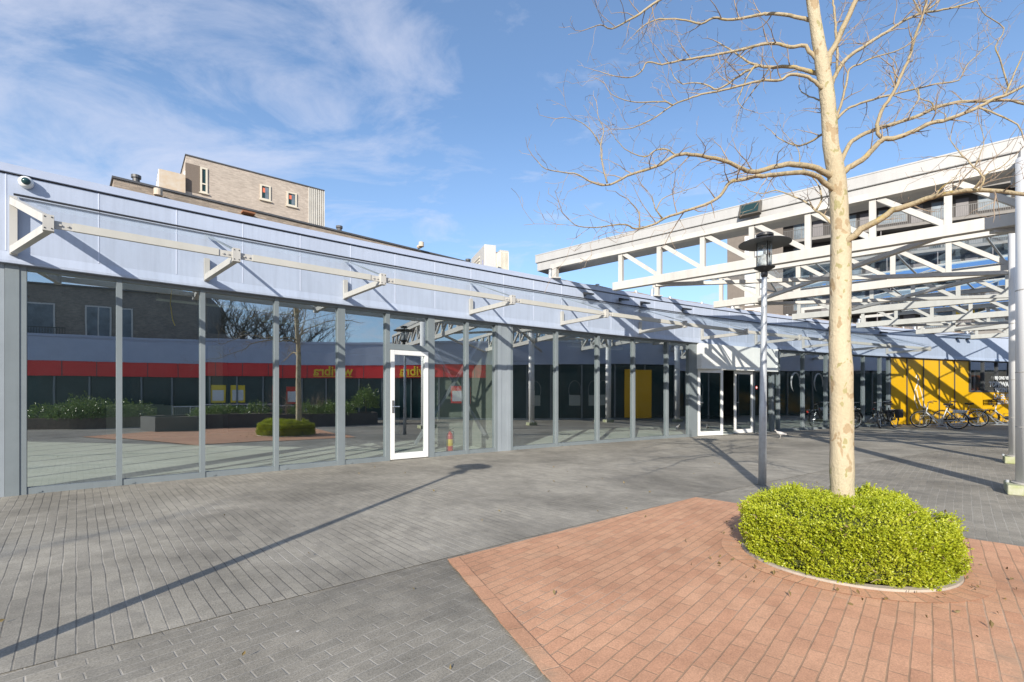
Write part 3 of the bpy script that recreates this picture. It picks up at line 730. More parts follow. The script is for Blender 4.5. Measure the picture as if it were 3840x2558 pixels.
# fire extinguisher standing inside
fe = thing('fire_extinguisher', 'red fire extinguisher standing on the floor inside the glass', 'extinguisher', WP(6.62, .5, .016))
x, y, z = WP(6.62, .5, .016)
q = MB(); q.lathe([(.07, 0), (.075, .02), (.075, .36), (.06, .41), (.028, .44), (.025, .46)], (x, y, z), 18); q.build('cylinder', M['redpaint'], fe, smooth=True)
q = MB(); q.lathe([(.0755, .14), (.0765, .15), (.0765, .28), (.0755, .29)], (x, y, z), 18); q.build('paper_label', M['lemon'], fe, smooth=True)
q = MB(); q.box(x - .02, x + .02, y - .02, y + .02, z + .46, z + .5); q.bar((x, y, z + .5), (x + .1, y - .03, z + .53), .02, .012); q.tube([(x, y, z + .48), (x + .09, y - .04, z + .45), (x + .1, y - .05, z + .2)], .011, 6); q.build('valve', M['black'], fe)

# ---------------------------------------------------------------- passage roof: girder, trusses, columns, skylights
pas = thing('passage_roof', 'white steel truss roof with a deep white girder over the passage on the right', 'roof structure', (7, 9, 4))
TD = V((.751, -.66)).normalized(); TN = V((-TD.y, TD.x))     # along truss, toward the far side
post_u = [9.24, 13.01, 16.79, 20.47, 24.32, 28.14, 31.89]
LEN = 15.2
def tp(k, s, z, o=0.0):
    b = WP(post_u[k], -.02); q = V((b.x, b.y)) + TD * s + TN * o
    return V((q.x, q.y, z))
ZB, ZT = 3.68, 4.43
for k in range(7):
    q = MB(); q.bar(tp(k, 1.62, ZB), tp(k, LEN, ZB), .13, .17); tr_o = q.build('truss', M['truss'], pas, bevel=.006)
    q = MB(); q.bar(tp(k, -.1, ZT), tp(k, LEN, ZT), .10, .10); q.bar(tp(k, 1.62, ZT - .055), tp(k, LEN, ZT - .055), .16, .014); q.build('top_chord', M['truss'], tr_o)
    n_ = int((LEN - 1.8) / .89) + 1
    for i in range(n_):
        s = 1.8 + .89 * i
        q = MB(); q.bar(tp(k, s, ZB + .085), tp(k, s, ZT - .05),   .09, .09, (TD.x, TD.y, 0)); q.build('upright', M['truss'], tr_o)
        if i < n_ - 1:
            q = MB(); q.bar(tp(k, s + .07, ZT - .06), tp(k, s + .89 - .04, ZB + .10), .075, .08); q.build('diagonal', M['truss'], tr_o)
    q = MB(); q.bar(tp(k, .02, HT + .008), tp(k, .02, ZT - .05), .12, .12, (TD.x, TD.y, 0)); b_ = tp(k, .02, HT); q.box(b_.x - .13, b_.x + .13, b_.y - .1, b_.y + .1, HT + .002, HT + .02); q.build('foot_post', M['truss'], tr_o)
    q = MB(); q.tube([tp(k, -.12, 4.36), tp(k, -.14, 4.2), tp(k, -.12, 4.13)], .05, 8); q.build('downpipe', M['galv'], tr_o)
# clad girder over the first truss
G0 = V((.597, 12.51)); G1 = V((7.15, 6.76)); GD = (G1 - G0).normalized(); GN = V((-GD.y, GD.x))
def gp(s, o, z): q = G0 + GD * s + GN * o; return V((q.x, q.y, z))
GL = 16.2
def gbox(mb, s0, s1, o0, o1, z0, z1):
    mb.hexa([gp(s0, o0, z0), gp(s1, o0, z0), gp(s1, o1, z0), gp(s0, o1, z0), gp(s0, o0, z1), gp(s1, o0, z1), gp(s1, o1, z1), gp(s0, o1, z1)])
q = MB(); gbox(q, 0, GL, 0, .62, 4.69, 4.885); gd = q.build('girder', M['girder'], pas, bevel=.012)
q = MB(); gbox(q, .04, GL, .035, .60, 4.485, 4.686); q.build('girder_lower_band', M['girder'], gd, bevel=.006)
q = MB(); gbox(q, .0, GL, -.006, .06, 4.878, 4.90); q.build('capping', M['girder'], gd)
# plan bracing between lower chords
for k in (0, 1, 3):
    q = MB(); q.bar(tp(k, 2.6, ZB - .1), tp(k + 1, 7.4, ZB - .1), .09, .07); q.bar(tp(k, 7.2, ZB - .02), tp(k + 1, 2.7, ZB - .02), .09, .07)
    q.bar(tp(k, 7.6, ZB - .1), tp(k + 1, 12.2, ZB - .1), .09, .07)
    q.build('wind_brace', M['truss'], pas)
# columns
for i, (cx, cy_, r_) in enumerate(((6.63, 6.15, .16), (9.42, 9.0, .125), (12.3, 11.2, .125), (14.9, 13.4, .125))):
    q = MB(); q.lathe([(r_, .13), (r_, 4.30 if i == 0 else 4.36)], (cx, cy_, 0), 32); cl_ = q.build('column', M['white'], pas, smooth=False)
    for pl in cl_.data.polygons: pl.use_smooth = len(pl.vertices) == 4
    q = MB()
    for z in (.85, 1.55, 2.6): q.lathe([(r_ + .002, z), (r_ + .002, z + .012)], (cx, cy_, 0), 32)
    q.lathe([(r_ + .04, .128), (r_ + .04, .145), (r_ + .002, .15)], (cx, cy_, 0), 32); q.build('collar', M['concrete'], cl_)
    if i == 0: q2 = MB(); e_ = V((cx, cy_)) + TN * 1.15; q2.bar((cx, cy_, 4.38), (e_.x, e_.y, 4.38), .22, .16); q2.build('head_beam', M['girder'], cl_)
    s_ = .25 if i == 0 else .19
    q = MB(); d1 = TD * s_ * 2; d2 = TN * s_ * 2; o_ = V((cx, cy_)) - TD * s_ - TN * s_
    q.obox(o_, d1, d2, 0, .127); q.build('base_block', M['mossy'], cl_, bevel=.015)
    q = MB()
    for a in (45, 135, 225, 315): q.lathe([(.018, .127), (.018, .16)], (cx + (r_ + .07) * math.cos(R_(a)), cy_ + (r_ + .07) * math.sin(R_(a)), 0), 8)
    q.build('bolt', M['galv'], cl_)
# skylights
ZE, ZR = 4.50, 5.02
for k in range(1, 6):
    s0, s1 = 1.2, 14.6
    def rp(s): 
        a = tp(k, s, ZR); b = tp(k + 1, s, ZR); return (a + b) / 2
    q = MB(); nb = 8
    e0, e1 = s0, s1
    ra, rb = rp(s0 + .5), rp(s1 - .5)
    A0, A1 = tp(k, s0, ZE), tp(k, s1, ZE); B0, B1 = tp(k + 1, s0, ZE), tp(k + 1, s1, ZE)
    q.quad(A0, A1, rb, ra); q.quad(B1, B0, ra, rb); q.add([B0, A0, ra], [(0, 1, 2)]); q.add([A1, B1, rb], [(0, 1, 2)])
    sk = q.build('skylight', M['skyglass'], pas)
    q = MB(); q.bar(ra, rb, .05, .05); q.bar(A0, A1, .05, .05); q.bar(B0, B1, .05, .05); q.bar(A0, B0, .04, .04); q.bar(A0, ra, .04, .04); q.bar(B0, ra, .04, .04)
    for i in range(1, nb):
        s = s0 + (s1 - s0) * i / nb
        q.bar(tp(k, s, ZE), rp(s), .035, .035); q.bar(tp(k + 1, s, ZE), rp(s), .035, .035)
    q.build('glazing_bar', M['truss'], sk)
gf = thing('girder_floodlight', 'square dark floodlight fixed on the face of the white girder', 'floodlight', gp(5.5, -.1, 4.7))
pf = at(1730, 487, 1); rr_ = ray(1730); den = rr_.x * GD.y - rr_.y * GD.x; sd = (G0.x * GD.y - G0.y * GD.x) / den; hp_ = rr_ * sd; s_ = (hp_ - G0).dot(GD)
q = MB(); q.hexa([gp(s_ - .19, -.24, 4.60), gp(s_ + .19, -.24, 4.60), gp(s_ + .19, -.15, 4.57), gp(s_ - .19, -.15, 4.57), gp(s_ - .19, -.13, 4.85), gp(s_ + .19, -.13, 4.85), gp(s_ + .19, -.07, 4.83), gp(s_ - .19, -.07, 4.83)]); q.build('housing', mat('lamp_bronze', (.10, .09, .075), .45), gf, bevel=.01)
q = MB(); gbox(q, s_ - .1, s_ + .1, -.13, .0, 4.68, 4.72); q.build('bracket', M['black'], gf)
q = MB(); q.quad(gp(s_ - .15, -.237, 4.63), gp(s_ + .15, -.237, 4.63), gp(s_ + .15, -.143, 4.82), gp(s_ - .15, -.143, 4.82)); q.build('lens', M['darkglass'], gf)
# pipe run and rubbish lying on the roof edge at the trusses
rp_ = thing('roof_pipe', 'rusty brown pipe run lying along the roof edge below the trusses', 'pipe', WP(20, .2, HT))
q = MB(); pts = [WP(9.4 + i * .5, .22 + .03 * math.sin(i * 1.7), HT + .05 + .015 * math.sin(i * 2.3)) for i in range(46)]; q.tube(pts, .045, 8); q.build('pipe', mat('rusty_brown', (.30, .23, .17), .85, var=.4, scale=6), rp_, smooth=True)
q = MB(); 
for i in range(0, 46, 3): q.tube([pts[i] - V((0, 0, .06)), pts[i] + V((0, 0, .07))], .055, 8)
q.build('pipe_joint', M['galv'], rp_)

# ---------------------------------------------------------------- street lamps
M['lampwhite'] = mat('lamp_white', (.82, .82, .80), .4, var=.03); M['shade'] = mat('shade_anthracite', (.05, .05, .053), .35, var=.2)
def lamp(loc, label, lean=0.0):
    t = thing('street_lamp', label, 'street lamp', loc, 0, 'street lamps with disc shades')
    q = MB(); q.lathe([(.052, 0), (.050, 1.1), (.047, 1.15), (.036, 2.85), (.033, 2.93)], (0, 0, 0), 16); q.build('pole', M['galv'], t, smooth=True, local=True)
    q = MB(); q.lathe([(.034, 2.92), (.045, 2.95), (.045, 2.99)], (0, 0, 0), 16); q.lathe([(.045, 3.0), (.10, 3.035), (.135, 3.055), (.135, 3.065), (.09, 3.07)], (0, 0, 0), 28); q.build('base_collar', M['black'], t, local=True)
    q = MB(); q.lathe([(.095, 3.07), (.095, 3.50)], (0, 0, 0), 28); q.build('glass_cylinder', M['lampglass'], t, smooth=True, local=True)
    q = MB(); q.lathe([(.088, 3.072), (.088, 3.10), (.06, 3.2), (.035, 3.24), (0, 3.25)], (0, 0, 0), 24); q.build('reflector', M['lampwhite'], t, smooth=True, local=True)
    q = MB(); q.lathe([(.018, 3.25), (.018, 3.34), (.0, 3.35)], (0, 0, 0), 12); q.build('bulb', M['lampwhite'], t, smooth=True, local=True)
    q = MB()
    for a in range(3):
        x, y = .098 * math.cos(a * 2.094 + 4.6), .098 * math.sin(a * 2.094 + 4.6); q.bar((x, y, 3.06), (x, y, 3.50), .010, .010)
    q.build('strut', M['black'], t, local=True)
    q = MB(); q.lathe([(.098, 3.405), (.335, 3.388), (.338, 3.395), (.325, 3.403), (.098, 3.43)], (0, 0, 0), 48); q.build('disc_shade', M['shade'], t, local=True)
    q = MB(); q.lathe([(.097, 3.485), (.113, 3.495), (.113, 3.525), (.085, 3.54), (0, 3.545)], (0, 0, 0), 28); q.build('cap', M['black'], t, local=True)
    return t
l1 = lamp((3.52, 6.80, 0), 'grey street lamp with black disc shade rising behind the green hedge'); l1.rotation_euler = (0, R_(.55), 0)
l2 = lamp((-2.74, 1.42, 0), 'street lamp standing beside the camera that throws the long thin shadow')

# ---------------------------------------------------------------- hedge, kerb ring and tree
HC = V((2.545, 3.74)); HR = .66
q = MB(); nn = 64; vs = []; fs = []
for r_, z in ((HR - .02, .0), (HR - .02, .03), (HR + .035, .03), (HR + .04, .0)):
    for i in range(nn):
        a = 2 * math.pi * i / nn; rr = r_
        vs.append((HC.x + rr * math.cos(a), HC.y + rr * math.sin(a), z))
for j_ in range(3):
    for i in range(nn): i2 = (i + 1) % nn; fs.append((j_ * nn + i, j_ * nn + i2, (j_ + 1) * nn + i2, (j_ + 1) * nn + i))
q.add(vs, fs); tag(q.build('kerb', M['kerb']), 'round stone kerb ring at the foot of the hedge', 'kerb', kind='structure')
# ring of bricks laid around the kerb
q = MB(); vs = []; uv = []; fs = []
for i in range(nn + 1):
    a = 2 * math.pi * i / nn
    for r_ in (HR + .04, HR + .19): vs.append((HC.x + r_ * math.cos(a), HC.y + r_ * math.sin(a), .016)); uv.append((r_ - HR - .02, a * HR))
for i in range(nn): fs.append((2 * i, 2 * i + 1, 2 * i + 3, 2 * i + 2))
q.add(vs, fs, uv); tag(q.build('pavement_ring', M['pave_red']), 'ring of red bricks laid round the kerb', 'pavement', kind='structure')
q = MB(); q.lathe([(0, .03), (HR - .02, .03)], (HC.x, HC.y, 0), 40); tag(q.build('soil', M['soil']), 'dark soil under the hedge', 'soil', kind='structure')

def leaves(P_, Nn, size, asp=.55, jit=.7):
    """diamond leaves around given points with given outward normals (arrays)"""
    n = len(P_); sz = size * rng.uniform(.7, 1.35, n)
    d = Nn + rng.normal(0, jit, (n, 3)); d /= np.linalg.norm(d, axis=1)[:, None]
    a = rng.normal(0, 1, (n, 3)); b = np.cross(d, a); b /= np.linalg.norm(b, axis=1)[:, None]
    nrm = np.cross(d, b)
    c0 = P_; c2 = P_ + d * sz[:, None]; mid = P_ + d * sz[:, None] * .55 + nrm * sz[:, None] * .10
    c1 = mid + b * sz[:, None] * asp * .5; c3 = mid - b * sz[:, None] * asp * .5
    vs = np.stack([c0, c1, c2, c3], 1).reshape(-1, 3)
    fs = [(4 * i, 4 * i + 1, 4 * i + 2, 4 * i + 3) for i in range(n)]
    return vs.tolist(), fs

def lumps(x, y, seed, s):
    r = np.random.default_rng(seed); v = 0
    for k in range(7):
        a = r.uniform(0, 6.28); f = s * r.uniform(.6, 2.2); ph = r.uniform(0, 6.28)
        v = v + np.sin((x * math.cos(a) + y * math.sin(a)) * f + ph)
    return v / 7

def hedge_h(x, y):
    dx, dy = x - HC.x, y - HC.y; r = np.hypot(dx, dy); th = np.arctan2(dy, dx)
    rmax = HR * (1.0 + .035 * np.sin(3 * th + .5) + .025 * np.sin(7 * th + 1))
    q = np.clip(r / rmax, 0, 1)
    h = .50 * (1 - q ** 5.5) ** .5
    h *= 1 + .16 * lumps(x, y, 3, 6) + .10 * lumps(x, y, 4, 14)
    # dip around the trunk and toward the back right
    d = np.hypot(x - 2.66, y - 3.95); h -= .09 * np.exp(-(d / .2) ** 2)
    d2 = np.hypot(x - 2.95, y - 4.35); h -= .10 * np.exp(-(d2 / .22) ** 2)
    return h, q
hd = thing('hedge', 'low clipped lime green hedge in a round bed around the plane tree', 'hedge', (HC.x, HC.y, 0))
npt = 68000
rr = np.sqrt(rng.uniform(0, 1, npt)) * HR * 1.02; tt = rng.uniform(0, 2 * math.pi, npt)
side = rng.uniform(0, 1, npt) < .42
rr = np.where(side, HR * rng.uniform(.93, 1.03, npt), rr)
x = HC.x + rr * np.cos(tt); y = HC.y + rr * np.sin(tt); h, qq = hedge_h(x, y)
z = np.where(side, np.maximum(h, .40) * rng.uniform(.05, .98, npt), h * rng.uniform(.80, 1.03, npt))
z = np.maximum(z, .035)
keep_ = lumps(x + z * 1.3, y - z * .9, 11, 19) > -.43      # thin spots where the dark core shows
x, y, z, tt, side, qq, h = (a_[keep_] for a_ in (x, y, z, tt, side, qq, h)); npt = len(x)
bulge = .985 - .10 * np.maximum(0, (z - .26) / .22) ** 2 + .03 * np.clip((z - .03) / .08, 0, 1)
lmp = 1 + .035 * np.sin(tt * 8 + z * 12) + .03 * np.sin(tt * 17 - z * 22) + .02 * np.sin(tt * 37 + z * 40)
x = HC.x + (x - HC.x) * np.where(side, bulge * lmp, 1); y = HC.y + (y - HC.y) * np.where(side, bulge * lmp, 1)
nr = np.stack([np.cos(tt), np.sin(tt), np.where(side, .35, 0)], 1) * np.where(side, 1, qq ** 3)[:, None]; nr[:, 2] += np.where(side, .1, 1)
Pt = np.stack([x, y, z], 1) - nr * .01
# tufts: leaves gather along short shoots
q = MB(); q.add(*leaves(Pt, nr, .0175, .6, .75))
ns = 6500; id_ = rng.integers(0, npt, ns); base = Pt[id_]; dn = nr[id_] + rng.normal(0, .35, (ns, 3)); dn[:, 2] += .25; dn /= np.linalg.norm(dn, axis=1)[:, None]
ln_ = rng.uniform(.015, .055, ns)
for f_ in (.35, .6, .8, 1.0): q.add(*leaves(base + dn * (ln_ * f_)[:, None], dn, .0155, .6, .8))
q.build('foliage', M['leaf'], hd)
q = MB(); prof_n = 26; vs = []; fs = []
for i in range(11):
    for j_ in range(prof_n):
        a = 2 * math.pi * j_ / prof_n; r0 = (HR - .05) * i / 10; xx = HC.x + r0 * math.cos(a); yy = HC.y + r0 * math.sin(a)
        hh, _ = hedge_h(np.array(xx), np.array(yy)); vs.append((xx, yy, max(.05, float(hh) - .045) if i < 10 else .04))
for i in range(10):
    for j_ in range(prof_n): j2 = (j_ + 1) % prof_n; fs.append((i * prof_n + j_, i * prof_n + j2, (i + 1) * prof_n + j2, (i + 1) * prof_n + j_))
q.add(vs, fs); q.build('inner_core', mat('inner_core', (.06, .07, .012), .9, var=.4, scale=30, bump=.8), hd)  # dark dome filling the hedge under the leaves
q = MB()
for i in range(60):
    a = rng.uniform(0, 6.28); r0 = HR * rng.uniform(.9, 1.0); b_ = V((HC.x + r0 * math.cos(a), HC.y + r0 * math.sin(a), rng.uniform(.05, .3)))
    e_ = b_ + V((rng.normal(0, .06), rng.normal(0, .06), rng.normal(.0, .05)))
    q.tube([b_, (b_ + e_) / 2 + V((0, 0, .01)), e_], [.003, .0025, .0015], 4)
q.build('bare_twigs', M['limb'], hd)['kind'] = 'stuff'
kd = rng.integers(0, npt, 420); q = MB(); q.add(*leaves(Pt[kd] + nr[kd] * .012, nr[kd], .026, .6, .9)); q.build('dead_leaves', M['leafbrown'], hd)

q = MB(); kf = 70
ang = rng.uniform(0, 6.28, kf); rad_ = HR + .03 + np.abs(rng.normal(0, .25, kf)); pp_ = np.stack([HC.x + rad_ * np.cos(ang), HC.y + rad_ * np.sin(ang), np.full(kf, .022)], 1)
fx = rng.uniform(-3, 4.5, 60); fy = rng.uniform(2.2, 9, 60); pp_ = np.concatenate([pp_, np.stack([fx, fy, np.full(60, .020)], 1)])
q.add(*leaves(pp_, np.tile(np.array([[0, 0, .12]]), (len(pp_), 1)), .032, .6, .25)); tag(q.build('leaf_litter', M['leafbrown']), 'few dead leaves lying on the paving round the hedge', 'leaves', kind='stuff')
# plane tree ------------------------------------------------------
tree = thing('plane_tree', 'bare plane tree with cream mottled trunk growing out of the round hedge', 'tree', (2.66, 3.92, 0))
TY = 3.92
tr_pts = [(1938, 1262, 27), (1937, 1150, 23.5), (1935.5, 1089, 24.4), (1935, 967, 23.5), (1933, 845, 23.5), (1930, 782, 21.4), (1931.7, 703, 21.4), (1932.6, 611, 21.3), (1933, 544, 20), (1930, 505, 18.6), (1927, 444, 18.3), (1919.5, 383, 18), (1910, 337, 16.2), (1908, 300, 16), (1902, 225, 15.2), (1890.5, 150, 14.4), (1878, 75, 12.5), (1867, 0, 11.8), (1856, -80, 10), (1848, -180, 7), (1842, -270, 3)]
def smooth_path(pts, sub=4):
    """Catmull-Rom through (x,y,z,r) tuples"""
    P_ = [np.array(p, float) for p in pts]; P_ = [2 * P_[0] - P_[1]] + P_ + [2 * P_[-1] - P_[-2]]
    out = []
    for i in range(1, len(P_) - 2):
        for j_ in range(sub):
            t = j_ / sub
            out.append(.5 * ((2 * P_[i]) + (-P_[i - 1] + P_[i + 1]) * t + (2 * P_[i - 1] - 5 * P_[i] + 4 * P_[i + 1] - P_[i + 2]) * t * t + (-P_[i - 1] + 3 * P_[i] - 3 * P_[i + 1] + P_[i + 2]) * t ** 3))
    out.append(P_[-2]); return out
def w3(px, py, Y, rpx): p = at(px, py, Y); return (p.x, p.y, p.z, rpx / F_ * Y)
tp_ = smooth_path([w3(a, b, TY, r) for a, b, r in tr_pts], 4)
q = MB(); q.tube([p[:3] for p in tp_], [p[3] * (1 + .02 * math.sin(i * 1.7)) for i, p in enumerate(tp_)], 20); q.build('trunk', M['bark'], tree, smooth=True)
trunk_top = tp_

limbs = [  # (depth drift per metre of spread, start width px, end width px, pixel path)
 (.25, 9, 2, [(1866, 47), (1840, 41), (1803, 32.5), (1765, 32.5), (1751, 32), (1714, 41), (1671, 45), (1639, 42), (1611, 55), (1576, 46), (1539, 44), (1506, 46), (1476, 62), (1461, 77)]),
 (-.3, 10, 1.6, [(1862, -40), (1800, -62), (1700, -70), (1600, -45), (1517, 0), (1471, 32), (1438, 50), (1406, 67), (1381, 57), (1350, 67)]),
 (.1, 10, 1.6, [(1884, 145), (1873, 132), (1860, 118), (1848, 104), (1825, 108), (1800, 103), (1776, 100), (1738, 105), (1701, 115), (1651, 125), (1613, 131), (1576, 137), (1538, 145), (1521, 148), (1488, 143), (1476, 163), (1451, 178), (1413, 175), (1381, 165)]),
 (.45, 12, 2.5, [(1890, 176), (1877, 168), (1848, 160), (1815, 153), (1765, 154), (1741, 150), (1716, 140), (1688, 120), (1651, 98)]),
 (.4, 6, 1.4, [(1743, 151), (1724, 160), (1688, 182), (1651, 205), (1630, 197), (1600, 190), (1570, 193), (1551, 180), (1545, 164)]),
 (.2, 4, 1.2, [(1736, 150), (1716, 180), (1701, 218), (1696, 232), (1704, 245), (1716, 252)]),
 (.7, 4, 1.2, [(1770, 156), (1766, 160), (1746, 190), (1716, 230), (1701, 252), (1694, 275)]),
 (-.15, 9, 1.5, [(1892, 205), (1880, 193), (1865, 182), (1840, 172), (1813, 172), (1796, 184), (1758, 185), (1713, 194), (1663, 207), (1613, 217), (1583, 227), (1546, 242), (1508, 269), (1476, 285), (1451, 295), (1421, 297)]),
 (-.2, 4, 1.2, [(1546, 242), (1528, 234), (1488, 235), (1451, 234), (1411, 220), (1398, 207)]),
 (-.35, 15, 1.6, [(1917, 408), (1899.7, 398), (1866, 383), (1826.5, 378), (1796, 380), (1765, 388), (1732, 395), (1707, 388), (1677, 373.6), (1628, 361), (1588.6, 355), (1552, 357), (1521.6, 376.6), (1482, 392), (1442, 404), (1412, 421), (1384, 425.4), (1354, 416), (1329.5, 401), (1296, 396.5), (1256, 389), (1238, 373.6)]),
 (-.4, 4, 1.2, [(1396, 421), (1387, 386), (1381, 334), (1388, 300), (1376, 270), (1373, 250)]),
 (-.3, 3, 1.0, [(1381, 334), (1356, 297), (1326, 277), (1296, 270)]),
 (-.25, 4, 1.2, [(1554, 357), (1531, 343), (1506, 346), (1482, 361), (1442, 346), (1431, 337), (1416, 320), (1401, 297)]),
 (-.6, 13, 1.6, [(1921, 440), (1901, 424), (1872, 401), (1826, 398), (1765, 404), (1735, 407), (1704, 413), (1677, 419), (1662, 444), (1634, 465), (1573, 486), (1528, 502), (1500, 517), (1460.6, 526), (1442, 517), (1412, 517), (1372, 523), (1329, 520), (1308, 505)]),
 (-.55, 4, 1.2, [(1470, 523), (1469, 490), (1452, 468), (1440, 455)]),
 (-.6, 4, 1.2, [(1524, 504), (1506, 478), (1500, 455), (1489, 440)]), (-.5, 3, 1.1, [(1508, 485), (1522, 458), (1552, 445), (1600, 430)]),
 (.8, 8, 1.6, [(1928, 525), (1913, 517), (1900, 502), (1878, 486), (1857, 468), (1826, 453), (1784, 438), (1755, 445), (1725, 440)]),
 (.8, 5, 1.3, [(1876, 484), (1888, 459), (1880, 420), (1842, 384), (1836, 346), (1806, 310)]),
 (.9, 7, 1.5, [(1912, 300), (1893, 308), (1865, 325), (1838, 335), (1815, 330), (1790, 318), (1772, 300)]),
 (1.0, 5, 1.3, [(1908, 262), (1885, 232), (1862, 222), (1838, 206), (1838, 190)]),
 (-.3, 15, 9, [(1903, 152), (1905.5, 130), (1925.5, 95), (1945.5, 50), (1968, 0), (1990, -50), (2015, -110)]),
 (.3, 6, 4, [(1924, 160), (1925, 112), (1920.5, 75), (1919, 25), (1915, 0), (1912, -60)]),
 (.2, 11, 2.5, [(1907, 215), (1913, 190), (1925.5, 165), (1945.5, 135), (1980.5, 110), (2015.5, 87.5), (2048, 67.5), (2083, 45), (2123, 30), (2158, 24), (2190.5, 17.5), (2240.5, 2.5), (2270, -20)]),
 (.2, 6, 2, [(2120, 32), (2135, 12), (2150, -20)]), (.3, 5, 2, [(2118, 33), (2105, 10), (2090, -15)]), (.1, 5, 2, [(2125, 29), (2160, 0), (2180, -25)]),
 (-.35, 7, 1.6, [(1918, 285), (1923, 270), (1935.5, 232), (1945.5, 195), (1953, 160), (1978, 147), (2015.5, 130), (2053, 120), (2090.5, 100), (2115.5, 72)]),
 (.5, 7, 1.6, [(1915, 292), (1923, 275), (1953, 247), (1990.5, 235), (2048, 217.5), (2103, 205), (2153, 192.5), (2203, 185), (2223, 150), (2253, 120), (2283, 97.5)]),
 (.35, 11, 5, [(1925, 395), (1933, 375), (1948, 337.5), (1965.5, 320), (2003, 300), (2053, 285), (2103, 270), (2140.5, 252), (2178, 240), (2215.5, 234), (2265.5, 232), (2315.5, 230), (2353, 240), (2410, 252)]),
 (-.25, 15, 5, [(1925, 412), (1940, 395), (1960, 380), (1990.5, 360), (2023, 327.5), (2036, 319), (2065.5, 315), (2103, 300), (2140.5, 282.5), (2178, 275), (2215.5, 260), (2253, 245), (2285.5, 227.5), (2315.5, 217.5), (2353, 197), (2410, 170)]),
 (-.15, 9, 5, [(2028, 322), (2025.5, 317), (2015.5, 297), (2023, 262), (2040.5, 232), (2058, 205), (2073, 170), (2090.5, 132), (2100.5, 95), (2120.5, 37), (2130, 0), (2138, -60)]),
 (-.3, 5, 2.5, [(2250, 247), (2290, 262), (2340, 287), (2350, 312)]),
 (.15, 5, 1.5, [(2310, 219), (2335, 162), (2352, 120)]), (.3, 4, 1.4, [(2318, 200), (2298, 135), (2288, 107), (2308, 65), (2265, 35), (2248, 7)]),
 (-.55, 17, 8, [(1938, 562), (1954.5, 547), (1979, 526), (2018.6, 508), (2052, 483), (2095, 471), (2131.5, 456), (2177, 444), (2223, 437.6), (2284, 437.6), (2354, 447), (2430, 452)]),
 (-.6, 5, 1.5, [(2250, 438), (2262, 410), (2240, 385), (2215, 362), (2180, 358), (2155, 362)]), (-.5, 4, 1.4, [(2236, 437), (2268, 400), (2300, 385), (2330, 360)]), (-.6, 4, 1.3, [(2150, 452), (2165, 430), (2190, 415), (2205, 395)]),
 (-.7, 3, 1.2, [(2215, 362), (2198, 340), (2185, 322), (2187, 306)]), (-.5, 3, 1.2, [(2240, 385), (2255, 350), (2262, 320), (2250, 280)]),
 (.4, 4, 1.4, [(2060, 205), (2057, 175), (2062, 150), (2045, 130)]), (.1, 4, 1.3, [(2110, 203), (2112, 230), (2095, 250), (2075, 275)]), (.2, 4, 1.3, [(2150, 255), (2140, 235), (2115, 225), (2100, 195)]), (-.2, 3, 1.2, [(2175, 275), (2172, 262), (2150, 250)]),
]
twig_count = [0]
def grow(q, p, d, ln, r, lv, rnd):
    """zig-zag shoot with side shoots; returns nothing, appends to q"""
    n = max(2, int(ln / .055)); pts = [V(p)]; dirs = []
    dd = V(d).normalized(); kink = 1
    for i in range(n):
        ax = V((rnd.gauss(0, 1), rnd.gauss(0, 1), rnd.gauss(0, 1)))
        dd = (dd + ax * .20 + dd.orthogonal().normalized() * .16 * kink + V((0, 0, .05))).normalized(); kink = -kink
        pts.append(pts[-1] + dd * (ln / n)); dirs.append(dd.copy())
    rad = [max(.0011, r * (1 - .75 * i / n)) for i in range(n + 1)]
    q.tube(pts, rad, 4 if lv < 2 else 3, cap=False); twig_count[0] += 1
    if lv >= 3: return
    for i in range(1, n + 1):
        if rnd.random() < (.75 if lv < 2 else .62):
            ax = V((rnd.gauss(0, 1), rnd.gauss(0, 1), rnd.gauss(0, .8))).normalized()
            nd = (dirs[min(i, n) - 1] * .75 + (ax - dirs[i - 1] * ax.dot(dirs[i - 1])).normalized() * .9 + V((0, 0, .18))).normalized()
            grow(q, pts[i], nd, ln * rnd.uniform(.28, .55), max(.0012, rad[i] * .7), lv + 1, rnd)
rnd = random.Random(5)
